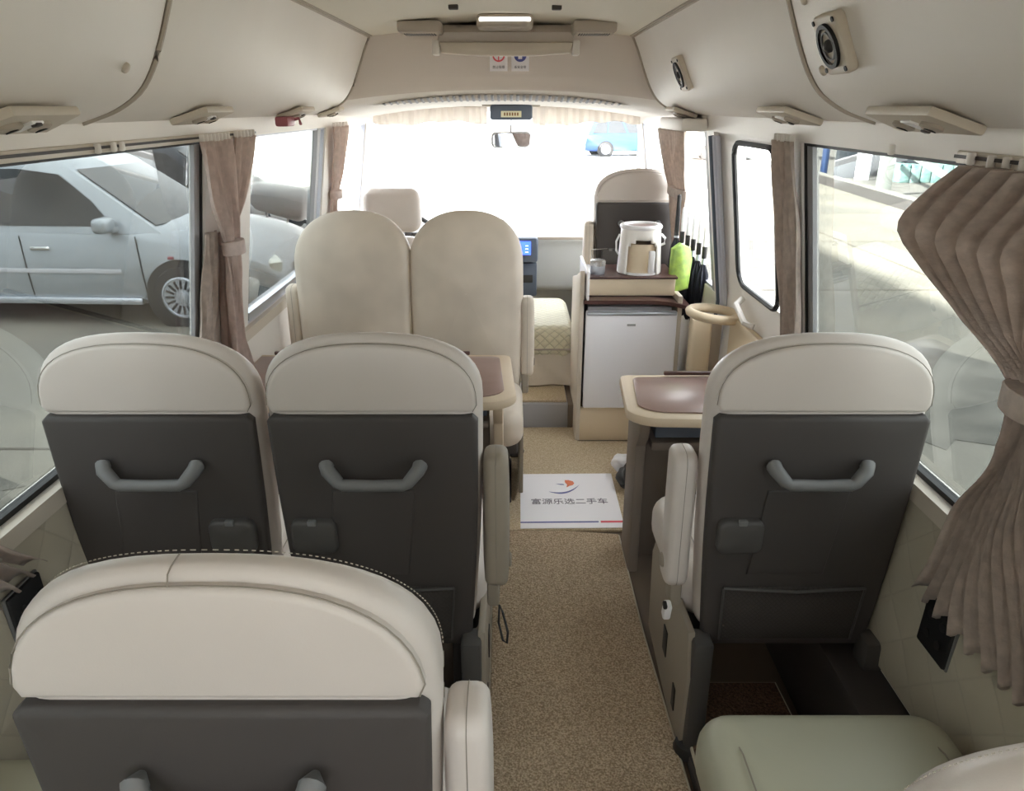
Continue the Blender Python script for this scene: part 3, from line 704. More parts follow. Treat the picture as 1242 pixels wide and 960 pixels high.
# visor curtain along windscreen top
def sheer(x0, x1, nm, lab):
    b = B(); n = 70
    b.grid(lambda u, v: (x0+(x1-x0)*u, 5.22+.012*math.sin(u*38)+.008*math.sin(u*91+1), 1.575-(.105+.012*math.sin(u*7)+.006*math.sin(u*23))*v), n, 6)
    o = b.done(nm, 'sheer'); sl = o.modifiers.new('s', 'SOLIDIFY'); sl.thickness = .003
    tag(o, lab, 'curtain', 'gathered valances over the windscreen'); return o
sheer(-.86, -.12, 'valance', 'short gathered valance over the left half of the windscreen')
sheer(.17, .90, 'valance', 'short gathered valance over the right half of the windscreen')
e = thing('display_unit', 'blue-grey overhead unit with small amber readout above the mirror', 'display', (.035, 5.02, 1.575))
b = B(); b.box((0, 0, -.035), (.26, .14, .09), .016); b.done('casing', 'bluegrey', e)
b = B(); b.box((0, -.072, -.045), (.125, .006, .036), .002); b.done('readout', 'lcd', e)
b = B()
for k in range(6): b.box((-.04+.016*k, -.0762, -.045), (.009, .001, .018))
b.done('digits', 'cardboard', e)
b = B(); b.box((0, .01, .012), (.36, .13, .03), .01); b.done('mounting_plate', 'trimgrey', e)
e = thing('rear_view_mirror', 'interior rear-view mirror hanging before the windscreen', 'mirror', (.035, 5.08, 1.375), math.radians(16))
b = B(); b.slab(rrect(.262, .098, .03), .022, .008, mtx=RX(.0)); b.done('housing', 'grey', e)
b = B(); b.slab(rrect(.250, .088, .026), .004, .001, mtx=T(0, -.0125, 0)); b.done('mirror_glass', 'mirror', e)
b = B(); b.tube([(0, .01, .04), (0, .0, .12)], .005, 8); b.done('stem', 'grey', e)

# ------------------------------------------------------------------ header fittings
e = thing('header_vent', 'long slotted air vent arcing across the header lip', 'vent', (CX, 4.05, 1.60))
def vent_pt(x, v, off):      # point on the curved lip; v 0..1 across the crescent
    k = (1-(abs(x)/.64)**2.2)**.8 if abs(x) < .64 else 0
    y, z = hp(.46+.115*(1-k)*.5+.115*k*v, x); return Vector((x, y-4.05-off*.5, z-1.60-off))
b = B(); b.grid(lambda u, v: vent_pt((u*2-1)*.635, v, .003), 40, 4); b.done('vent_bed', 'trimgrey', e, recalc=False)
for k in range(38):
    x = -.58+1.16*k/37
    b = B(); b.tube([vent_pt(x, t, .005) for t in (.06, .35, .65, .94)], .0075, 6, flat=.5); b.done('slat', 'grey', e)
e = thing('fold_down_monitor', 'grey hooded unit with a cream front bar hanging from the front bulkhead', 'monitor', (.015, 3.80, 1.885))
b = B(); R = []
for y, w, zt, zb in ((.06, .31, .02, -.055), (-.10, .305, .02, -.065), (-.22, .30, .012, -.08), (-.27, .295, -.02, -.085)):
    R.append([Vector(p) for p in ((-w, y, zb), (w, y, zb), (w*.94, y, zt), (-w*.94, y, zt))])
b = B(); b.rings(R); b.done('hood', 'header', e)
b = B(); b.slab([(-.285, -.012), (.285, -.012), (.27, -.055), (.12, -.066), (-.12, -.066), (-.27, -.055)], .05, .010, 0, .004, T(0, -.285, -.047)); b.done('front_bar', 'cab_side', e)
for s in (-1, 1):
    b = B(); b.box((s*.295, -.285, -.082), (.030, .058, .060), .008); b.done('end_cap', 'panel', e)
e = thing('ceiling_lamp', 'oval lamp unit with a white lens on the ceiling centre', 'lamp', (.012, 3.38, 1.908))
b = B(); b.slab(rrect(.225, .17, .035), .05, .014, mtx=T(0, 0, -.020) @ RX(PI/2)); b.done('housing', 'trimgrey', e)
b = B(); b.slab(rrect(.205, .016, .007), .03, .006, 0, .004, T(0, -.074, -.016)); b.done('lens', 'lens', e)
for i, (y, pw) in enumerate(((3.38, 0), (1.2, 0), (-.35, .8), (-1.15, .4))):  # rear lamps and their area lights are added out of view to brighten the cabin
    if i in (2, 3):
        r = thing('ceiling_lamp', ['oval ceiling lamp over the rear seats, first behind the front ones', 'last oval ceiling lamp by the back window'][i-2], 'lamp', (.012, y, 1.908), 0)
        b = B(); b.slab(rrect(.225, .16, .035), .036, .014, mtx=T(0, 0, -.016) @ RX(PI/2)); b.done('housing', 'trimgrey', r)
        b = B(); b.slab(rrect(.19, .12, .03), .006, .002, mtx=T(0, 0, -.036) @ RX(PI/2)); b.done('lens', 'lens', r)
    if pw:
        li = bpy.data.lights.new('ceiling_lamp_light', 'AREA'); li.shape = 'RECTANGLE'; li.size = .5; li.size_y = .3; li.energy = pw; li.color = (1, .96, .9)
        lo_ = bpy.data.objects.new('ceiling_lamp_light', li); C.objects.link(lo_); lo_.location = (.012, y, 1.855)
for x, lb in ((-.335, 'square vented ceiling box left of the oval lamp'), (.375, 'square vented ceiling box right of the oval lamp')):
    e = thing('ceiling_vent', lb, 'vent', (x, 3.45, 1.888), 0, 'ceiling vents')
    b = B(); b.box((0, 0, -.014), (.175, .16, .044), .010); b.done('casing', 'trimgrey', e)
    b = B(); b.box((0, -.02, -.037), (.145, .10, .005), .002); b.done('grille', 'cab_side', e)
    for k in range(13):
        b = B(); b.box((-.06+.01*k, -.02, -.0405), (.0045, .085, .003)); b.done('slot', 'shell', e)
for x, lb in ((-.17, 'dark ceiling clip at the top edge, left of the pair'), (.20, 'dark ceiling clip at the top edge, right of the pair')):
    b = B(); b.box((x, 3.03, cz(x)-.006), (.035, .03, .018), .004); tag(b.done('ceiling_clip', 'shell'), lb, 'clip', 'ceiling clips')
def mesh_text(body, size, m, parent, loc, rot, name='lettering', align='CENTER'):
    cu = bpy.data.curves.new('txt', 'FONT'); cu.body = body; cu.size = size; cu.align_x = align; cu.extrude = .0003
    o = bpy.data.objects.new('txt', cu); C.objects.link(o)
    dg = bpy.context.evaluated_depsgraph_get(); dg.update()
    me = bpy.data.meshes.new_from_object(o.evaluated_get(dg)); bpy.data.objects.remove(o)
    me.materials.clear(); me.materials.append(M[m]); n = bpy.data.objects.new(name, me); C.objects.link(n)
    n.parent = parent; n.location = loc; n.rotation_euler = rot; return n
def ring_mesh(b, r0, r1, th, mtx, n=28):
    b.lathe([(r0, 0), (r1, 0), (r1, th), (r0, th)], n, mtx, cap=False)
for x, ink, lb, tx in ((-.022, 'redink', 'white sticker with a red no-smoking ring below the hooded unit', '禁止吸烟'), (.078, 'blueink', 'white sticker with a blue round sign below the hooded unit', '系安全带')):
    e = thing('warning_sticker', lb, 'sticker', (x, 3.838, 1.782), 0, 'warning stickers'); e.rotation_euler = (-.22, 0, 0)
    b = B(); b.box((0, 0, 0), (.082, .0015, .115), .0004); b.done('backing', 'paper', e)
    b = B()
    if ink == 'redink':
        ring_mesh(b, .022, .029, .001, T(0, -.001, .012) @ RX(PI/2)); b.box((0, -.0018, .012), (.005, .001, .045), mtx=T(0, 0, .0))
    else:
        b.lathe([(.0005, 0), (.029, 0), (.029, .001), (.0005, .001)], 28, T(0, -.001, .012) @ RX(PI/2))
    b.done('round_sign', ink, e)
    if ink != 'redink':
        b = B(); b.lathe([(.0005, 0), (.006, 0), (.006, .001), (.0005, .001)], 16, T(0, -.0025, .022) @ RX(PI/2)); b.box((0, -.003, .004), (.018, .001, .018)); b.done('figure', 'paper', e)
    mesh_text(tx, .014, 'blackink', e, (0, -.0015, -.045), (PI/2, 0, 0))
# reading light / air units under the ducts
def light_unit(s, y, L, label, z=1.556, x=.79):
    e = thing('reading_light_unit', label, 'reading light', (CX+s*x, y, z), 0, 'reading light units under the ducts')
    tl = -s*math.radians(14)
    mt = RY(tl if s > 0 else tl)
    mt = RY(-s*math.radians(-18))
    b = B(); b.prism([(-.055, 0), (.05, 0), (.05, L), (-.055, L+.05)] if s < 0 else [(-.05, 0), (.055, 0), (.055, L+.05), (-.05, L)], .018, mt @ T(0, 0, -.016), .005); b.done('housing', 'cab_side', e)
    for k in range(2):
        b = B(); b.lathe([(.008, 0), (.020, 0), (.021, -.006), (.014, -.010), (.001, -.008)], 18, mt @ T(0, L*(.28+.42*k), -.016)); n = b.done('air_nozzle', 'trimgrey', e)
        b = B(); b.box((0, L*(.28+.42*k), -.0255), (.022, .004, .003), mtx=mt); b.done('nozzle_slot', 'black', n)
    b = B(); b.box((0, L*.50, -.018), (.05, .035, .006), .002, mtx=mt); b.done('lamp_lens', 'white', e)
    b = B(); b.box((0.02, L*.50, -.022), (.012, .018, .006), .002, mtx=mt); b.done('switch', 'shell', e)
light_unit(-1, 1.28, .20, 'reading light unit at the far left edge, nearest of the left row')
light_unit(-1, 2.10, .20, 'second reading light unit of the left row, above the tied curtains')
light_unit(-1, 3.05, .20, 'third reading light unit of the left row, beside the maroon clip')
light_unit(1, 1.34, .24, 'largest reading light unit on the right, below the near loudspeaker')
light_unit(1, 2.05, .24, 'reading light unit on the right beside the tall curtain near the door')
light_unit(1, 3.45, .20, 'farthest right reading light unit, above the drinks cabinet')
light_unit(-1, 3.70, .12, 'farthest reading light unit of the left row by the front pillar')
e = thing('maroon_clip', 'maroon clip hanging from the third left reading light unit', 'clip', (CX-.80, 3.02, 1.52))
b = B(); b.box((0, 0, 0), (.05, .10, .035), .008); b.done('jaw', 'maroon', e)
b = B(); b.tube([(.0, .03, .0), (.04, .05, .01), (.05, .03, -.01)], .006, 6); b.done('hook', 'maroon', e)
# loudspeakers
def speaker(y, size, label):
    t = .40; x, z = prof(t); x2, z2 = prof(t+.05); tg = Vector((x2-x, 0, z2-z)).normalized(); nr = Vector((tg.z, 0, -tg.x)).normalized()   # towards the aisle and down
    if nr.x > 0: nr = -nr
    Mx = Matrix(((0, -tg.x, nr.x, 0), (1, 0, 0, 0), (0, -tg.z, nr.z, 0), (0, 0, 0, 1)))
    e = thing('loudspeaker', label, 'loudspeaker', (CX+x, y, z), 0, 'square loudspeakers')
    X = Mx
    b = B(); s_ = size
    t_ = T(0, 0, .008) @ RX(PI/2)
    b.slab(rrect(s_, s_, .018), .022, .006, mtx=X @ t_); b.done('frame', 'cab_side', e)
    b = B(); ring_mesh(b, s_*.30, s_*.37, .010, X @ T(0, 0, .016)); b.done('surround', 'black', e)
    b = B(); b.lathe([(s_*.33, .020), (s_*.16, .012), (s_*.155, .012), (.0005, .012)], 32, X, cap=False); b.done('cone', 'shell', e)
    b = B(); ring_mesh(b, s_*.21, s_*.235, .012, X @ T(0, 0, .012)); b.done('bright_ring', 'shell_lite', e)
    b = B(); b.lathe([(s_*.12, .013), (s_*.10, .025), (s_*.05, .030), (.0005, .031)], 24, X, cap=False); b.done('dust_cap', 'dark', e)
    for sx in (-1, 1):
        for sy in (-1, 1):
            b = B(); b.lathe([(.005, .018), (.005, .0215), (.0005, .0215)], 10, X @ T(sx*s_*.40, sy*s_*.40, 0), cap=False); b.done('screw', 'black', e)
speaker(1.60, .115, 'larger square loudspeaker on the near right duct panel')
speaker(3.0, .125, 'smaller-looking square loudspeaker on the far right duct panel')
# wall power panels
for s, y, z, lb in ((1, 1.305, .552, 'black control panel on the quilted right wall below the pleated curtain'), (-1, 1.30, .60, 'black control panel on the left wall beside the nearest seat')):
    e = thing('control_panel', lb, 'control panel', (CX+s*(wx(z)-.028), y, z), 0, 'wall control panels'); X = RY(s*.05)
    b = B(); b.box((0, 0, 0), (.014, .105, .125), .004, mtx=X); b.done('face_plate', 'black', e)
    b = B(); b.box((s*.004, 0, 0), (.008, .112, .132), .003, mtx=X); b.done('bezel', 'shell_lite', e)
    for dy, dz in ((-.022, .02), (.022, .02), (-.022, -.025), (.022, -.025)):
        b = B(); b.lathe([(.010, 0), (.010, .003), (.0005, .003)], 14, X @ T(-s*.007, dy, dz) @ RY(-s*PI/2), cap=False); b.done('button', 'dark', e)

# ------------------------------------------------------------------ curtains
def cardinal(keys, z):
    K = sorted(keys)
    if z <= K[0][0]: return K[0][1]
    if z >= K[-1][0]: return K[-1][1]
    for i in range(len(K)-1):
        if z <= K[i+1][0]:
            x0, y0 = K[i]; x1, y1 = K[i+1]; h = x1-x0; t = (z-x0)/h
            def sl(j):
                if j == 0 or j == len(K)-1:
                    a, c = (0, 1) if j == 0 else (-2, -1); return (K[c][1]-K[a][1])/(K[c][0]-K[a][0])
                d0 = (K[j][1]-K[j-1][1])/(K[j][0]-K[j-1][0]); d1 = (K[j+1][1]-K[j][1])/(K[j+1][0]-K[j][0])
                return 0 if d0*d1 <= 0 else 2*d0*d1/(d0+d1)
            m0, m1 = sl(i), sl(i+1)
            return y0*(1+2*t)*(1-t)**2+m0*h*t*(1-t)**2+y1*t*t*(3-2*t)+m1*h*t*t*(t-1)
def curtain(label, s, far, near, ztop, zbot, pleats, m='curtain', tie=None, amp=.02, xoff=.03, rings=True, push=None, lead=False):
    """far(z), near(z): y of both edges; pleated cloth close to the wall"""
    e = thing('curtain', label, 'curtain', (CX+s*.86, (far[-1][1]+near[-1][1])/2, zbot), 0, 'pleated window curtains')
    o = e.location; nu = pleats*8; nv = 44; b = B()
    def f(u, v):
        z = ztop+(zbot-ztop)*v
        ya, yb = cardinal(far, z), cardinal(near, z)
        ph = u*pleats
        zz = abs((ph % 1)*2-1)*2-1                     # sharp zigzag
        zz = .85*zz+.15*math.sin(ph*2*PI+1.57)
        wid = abs(ya-yb); a = amp*(.45+.4*min(1, wid/.35))
        if tie: a *= (.35+.65*min(1, abs(z-tie)/.10))
        kf = max(0, min(1, (wid-.25)/.35)) if lead else 0; uu = u*(1-kf)+kf*(1-(1-u)**1.35)
        y = ya+(yb-ya)*uu+.006*math.sin(v*19+u*13)
        x = wx(max(z, .80) if z > .80 else .80)-xoff-a*(zz*.5+.5)-.008*math.sin(v*6+u*9)
        if push: x -= interp(push, z)
        zb = z
        if v > .95: zb += .012*math.sin(ph*2*PI)*(v-.95)/.05
        return (CX+s*x-o.x, y-o.y, zb-o.z)
    b.grid(f, nu, nv); c = b.done('cloth', m, e, ang=60, recalc=True)
    sl = c.modifiers.new('s', 'SOLIDIFY'); sl.thickness = .002
    if tie:
        ya, yb = interp(far, tie), interp(near, tie); xx = wx(tie)-xoff-amp*.25-(interp(push, tie) if push else 0)
        b = B(); cyy = (ya+yb)/2; hw = abs(ya-yb)/2+.012
        R = []
        for dz in (-.022, -.02, .02, .022):
            k = 1.0 if abs(dz) < .021 else .96
            R.append([Vector((CX+s*xx-o.x+(.024+amp*.3)*k*math.cos(2*PI*q/20), cyy-o.y+hw*k*math.sin(2*PI*q/20), tie+dz-o.z)) for q in range(20)])
        b.rings(R); b.done('tie_back', m, e)
    if rings:
        for k in range(pleats):
            b = B()
            y = interp(far, ztop)+(interp(near, ztop)-interp(far, ztop))*(k+.5)/pleats
            b.box((CX+s*(wx(ztop)-xoff-.012)-o.x, y-o.y, ztop+.008-o.z), (.014, .006, .022), .002); b.done('hook', 'panel', e)
    return e
curtain('large pleated taupe curtain at the right edge, tied in the middle', 1,
        [(1.475, 1.36), (1.42, 1.46), (1.34, 1.56), (1.28, 1.46), (1.22, 1.32), (1.12, 1.215), (1.05, 1.21), (.80, 1.33), (.565, 1.40)],
        [(1.475, .80), (1.3, .90), (1.12, 1.08), (.95, 1.05), (.565, .82)], 1.475, .595, 13, tie=1.115, amp=.062, xoff=.008, lead=True)
curtain('pleated curtain end hanging at the left edge beside the nearest seat', -1,
        [(1.475, 1.02), (1.12, .98), (.85, 1.20), (.68, 1.36)], [(1.475, .45), (1.12, .75), (.68, .72)], 1.475, .68, 12, tie=1.12, amp=.05, xoff=.012)
curtain('rosy curtain on the left pillar sweeping forward and down from the near window', -1,
        [(1.478, 2.50), (1.30, 2.52), (1.14, 2.555), (.9, 2.59), (.64, 2.66)], [(1.478, 2.26), (1.30, 2.35), (1.14, 2.46), (.9, 2.48), (.64, 2.51)], 1.478, .64, 8, 'curtain_pink', tie=1.14, amp=.03, xoff=.035, push=[(1.478, 0), (1.1, .02), (.58, .03)])
curtain('rosy curtain on the left pillar gathered from the second window', -1,
        [(1.478, 2.82), (1.30, 2.73), (1.14, 2.62), (.9, 2.62), (.60, 2.70)], [(1.478, 2.61), (1.30, 2.59), (1.14, 2.53), (.9, 2.54), (.60, 2.56)], 1.478, .60, 6, 'curtain_pink', tie=1.16, amp=.025, xoff=.012)
curtain('dim straight curtain behind the tied pair on the left pillar', -1,
        [(1.2, 2.47), (.60, 2.47)], [(1.2, 2.37), (.60, 2.35)], 1.2, .60, 4, 'curtain', amp=.02, xoff=.006, rings=False)
curtain('rosy curtain left of the driver area, ahead of the rear-facing seats', -1,
        [(1.478, 4.40), (1.30, 4.33), (1.10, 4.28), (.75, 4.32)], [(1.478, 4.02), (1.30, 4.12), (1.10, 4.16), (.75, 4.14)], 1.478, .75, 5, 'curtain_pink', tie=1.13, amp=.025, xoff=.02)
curtain('straight taupe curtain on the right pillar beside the door', 1,
        [(1.478, 2.43), (1.1, 2.40), (.62, 2.42)], [(1.478, 2.26), (1.1, 2.25), (.62, 2.25)], 1.478, .62, 6, amp=.03, xoff=.02)
curtain('taupe curtain behind the umbrellas beside the passenger seat', 1,
        [(1.465, 4.40), (1.2, 4.25), (.80, 4.25)], [(1.465, 3.70), (1.2, 3.85), (.80, 3.92)], 1.465, .80, 8, amp=.025, xoff=.012, tie=1.16)
# pelmet box above right front window
b = B(); b.box((.80, 3.60, 1.500), (.11, .50, .05), .010); st(b.done('trim_16', 'panel'), 'cream pelmet over the passenger window')

# ------------------------------------------------------------------ printed sheet on the carpet
e = thing('printed_sheet', 'white printed sheet with swoosh emblem lying on the carpet by the right table', 'sheet', (.283, 2.868, .004), math.radians(1))
def sheet_pt(u, v):   # u,v in -1..1, v up away from the camera
    return (u*.2075-.0+.006*v, v*.238)
b = B(); b.prism([sheet_pt(*q) for q in ((-1, -1), (1, -1), (1, 1), (-1, 1))], .0025, T(0, 0, .0)); b.done('paper', 'paper', e)
def poly(b, P, z=.0027): b.prism([sheet_pt(*q) for q in P], .0004, T(0, 0, z))
b = B(); sw = []
for k in range(17):
    t = k/16; sw.append((-.40+.66*t, .30+.02-.10*math.sin(t*PI*.55)+.36*t**2.6-.04))
lo = [(x, y-.055*math.sin(PI*min(1, (i/16)))**.8) for i, (x, y) in enumerate(sw)]
poly(b, sw+lo[::-1][1:-1]); poly(b, [(-.24, .585), (-.08, .57), (-.06, .54), (-.14, .545)]); b.done('emblem_swoosh', 'blueink', e)
b = B(); poly(b, [(-.04, .73), (.04, .73), (.13, .68), (.155, .60), (.12, .53), (.05, .50), (-.02, .44), (.0, .55), (-.04, .64)]); b.done('emblem_flame', 'orange', e)
b = B(); poly(b, [(-1, -.83), (.52, -.83), (.52, -.79), (-1, -.79)]); b.done('blue_rule', 'blueink', e)
b = B(); poly(b, [(.56, -.84), (.99, -.84), (.99, -.78), (.56, -.78)]); b.done('red_rule', 'redink', e)
tx = mesh_text('富源乐选二手车', .047, 'blackink', e, (-.0, -.040, .0030), (0, 0, 0)); tx.scale = (1.0, 1.08, 1)
e = thing('crumpled_bag', 'crumpled dark and white plastic bag beside the foot of the right table', 'bag', (.545, 2.98, .004))
b = B()
for k, (x, y, z, r) in enumerate(((0, 0, .045, .05), (.03, .06, .05, .045))):
    t = bmesh.new(); bmesh.ops.create_icosphere(t, subdivisions=3, radius=r)
    for v in t.verts: v.co *= 1+.18*math.sin(v.co.x*90+k)*math.cos(v.co.y*80)*math.sin(v.co.z*70+1)
    t.transform(T(x, y, z) @ Matrix.Diagonal((.9, 1.5, .85, 1))); b._merge(t)
b.done('dark_wrap', 'dark', e)
b = B(); t = bmesh.new(); bmesh.ops.create_icosphere(t, subdivisions=3, radius=.045)
for v in t.verts: v.co *= 1+.2*math.sin(v.co.x*80)*math.cos(v.co.y*100)
t.transform(T(-.005, .12, .06) @ Matrix.Diagonal((1.1, .9, .9, 1))); b._merge(t); b.done('white_wrap', 'white', e)

# ------------------------------------------------------------------ outdoors
ZG = -.47
b = B(); b.box((0, 15, ZG-.05), (160, 160, .1)); st(b.done('ground', 'concrete'), 'concrete yard')
b = B(); b.prism([(-14, 13.0), (5.2, 15.5), (5.6, 60), (-14, 60)], .006, T(0, 0, ZG-.003)); st(b.done('trim_19', 'apron'), 'bright new concrete apron ahead of the bus')
b = B()
for y in (5.4, 8.9, 12.4, 15.9, 19.4): b.box((4.7, y, ZG+.001), (8.2, .03, .004))
for x in (2.3, 5.4): b.box((x, 12, ZG+.001), (.03, 24, .004))
for x in (-2.6, -5.8): b.box((x, 4, ZG+.001), (.03, 12, .004))
for y in (1.2, 4.4): b.box((-6, y, ZG+.001), (9, .03, .004))
st(b.done('trim_17', 'joint'), 'joints between concrete slabs')
def blob(name, pts, label):
    b = B(); b.prism(pts, .004, T(0, 0, ZG)); return tag(b.done(name, 'patch'), label, 'asphalt patch')
def ragged(cx, cy, rx, ry, n=26, sd=1):
    rnd = random.Random(sd); return [(cx+rx*math.cos(2*PI*k/n)*(1+rnd.uniform(-.16, .16)), cy+ry*math.sin(2*PI*k/n)*(1+rnd.uniform(-.16, .16))) for k in range(n)]
blob('asphalt_patch', ragged(3.3, 5.6, .9, 1.3, sd=3), 'dark rough patch of ground outside the right window')
blob('asphalt_patch', ragged(2.6, 2.5, .8, 1.2, sd=5), 'dark rough patch of ground close beside the bus on the right')
blob('asphalt_patch', ragged(-3.6, 3.6, 1.0, .5, sd=9), 'stained patch of ground on the left before the silver car')
b = B(); b.prism([(9.60, 30), (7.42, 4), (40, 4), (40, 60), (9.9, 60)], .02, T(0, 0, ZG)); st(b.done('trim_18', 'rubble'), 'rough ground beyond the kerb')
def along(p, q, w, z0, h): 
    d = (Vector(q)-Vector(p)); n = Vector((-d.y, d.x)).normalized()*w/2; p, q = Vector(p), Vector(q)
    return [tuple(p+n), tuple(p-n), tuple(q-n), tuple(q+n)]
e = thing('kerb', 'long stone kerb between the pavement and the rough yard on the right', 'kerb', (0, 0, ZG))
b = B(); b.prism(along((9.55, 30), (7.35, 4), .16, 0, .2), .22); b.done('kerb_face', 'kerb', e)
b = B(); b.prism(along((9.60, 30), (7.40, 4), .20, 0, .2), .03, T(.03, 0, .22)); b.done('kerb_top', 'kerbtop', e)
e = thing('steel_fence_post', 'white steel post with a diagonal brace standing behind the kerb', 'post', (9.05, 19.0, ZG))
b = B(); b.box((0, 0, 1.1), (.34, .12, 2.2), .01); b.done('post', 'whitepost', e)
b = B(); b.tube([(-.45, 2.2, 2.05), (.0, -.15, 1.25), (.25, -4.6, .12)], .075, 6); b.done('brace', 'whitepost', e)
def crate(loc, d, m, name, label, cat, rz=0, bev=.02):
    b = B(); b.box((loc[0], loc[1], loc[2]+d[2]/2), d, bev); o = b.done(name, m); return tag(o, label, cat)
crate((9.6, 24.2, ZG+.02), (.12, .3, 2.6), 'bluepl', 'blue_door_panel', 'blue upright panel at the far end of the kerb', 'panel')
crate((10.25, 24.0, ZG+.02), (.75, .25, 2.4), 'slate', 'slate_board', 'dark slate board leaning behind the blue panel', 'board')
crate((10.35, 23.2, ZG+.02), (.42, .06, 2.1), 'whitewall', 'white_board', 'tall white board standing before the dark slate board', 'board')
crate((12.45, 24.3, .851), (1.1, .06, .9), 'whitewall', 'white_placard', 'white placard held up above the cardboard boxes', 'board')
crate((12.1, 25.2, ZG+.02), (1.5, 1.0, 1.35), 'slate', 'storage_rack', 'dark storage rack among the clutter beyond the kerb', 'rack')
crate((12.15, 24.2, ZG+.02+.75), (1.25, .6, .55), 'cardboard', 'cardboard_box', 'brown cardboard box on the clutter heap', 'box')
crate((12.15, 24.2, ZG+.02), (1.35, .7, .74), 'slate', 'dark_crate', 'dark crate under the cardboard box', 'crate')
for k in range(9):
    crate((11.2+.30*k, 22.6, ZG+.02), (.27, .5, .52-.02*(k % 3)), 'teal', 'tile_stack', 'stack of pale teal tiles in the row before the boxes', 'tile stack')['group'] = 'stacks of teal tiles'
for k in range(3):
    b = B(); b.tube([(14.0, 21.9-.2*k, ZG+.12+.13*k), (14.8, 22.6-.2*k, ZG+.25+.13*k)], .07, 10); tag(b.done('rusty_pipe', 'rust'), 'rusty pipe in the small pile right of the teal tiles', 'pipe', 'rusty pipes')
for k, (x, y, r) in enumerate(((12.6, 20.5, .28), (10.9, 19.0, .12), (11.3, 17.2, .10), (10.4, 16.2, .09))):
    b = B(); t = bmesh.new(); bmesh.ops.create_icosphere(t, subdivisions=2, radius=r)
    for v in t.verts: v.co *= 1+.2*math.sin(v.co.x*23+k)*math.cos(v.co.y*29)
    t.transform(T(x, y, ZG+.02+r*.5) @ Matrix.Diagonal((1.5, 1.2, .7, 1))); b._merge(t)
    tag(b.done('rubble_lump', 'kerbtop'), ['largest pale rubble lump below the pipes', 'pale rubble lump beside the white post', 'pale rubble lump between post and kerb', 'smallest pale rubble lump close to the kerb'][k], 'rubble', 'rubble lumps')

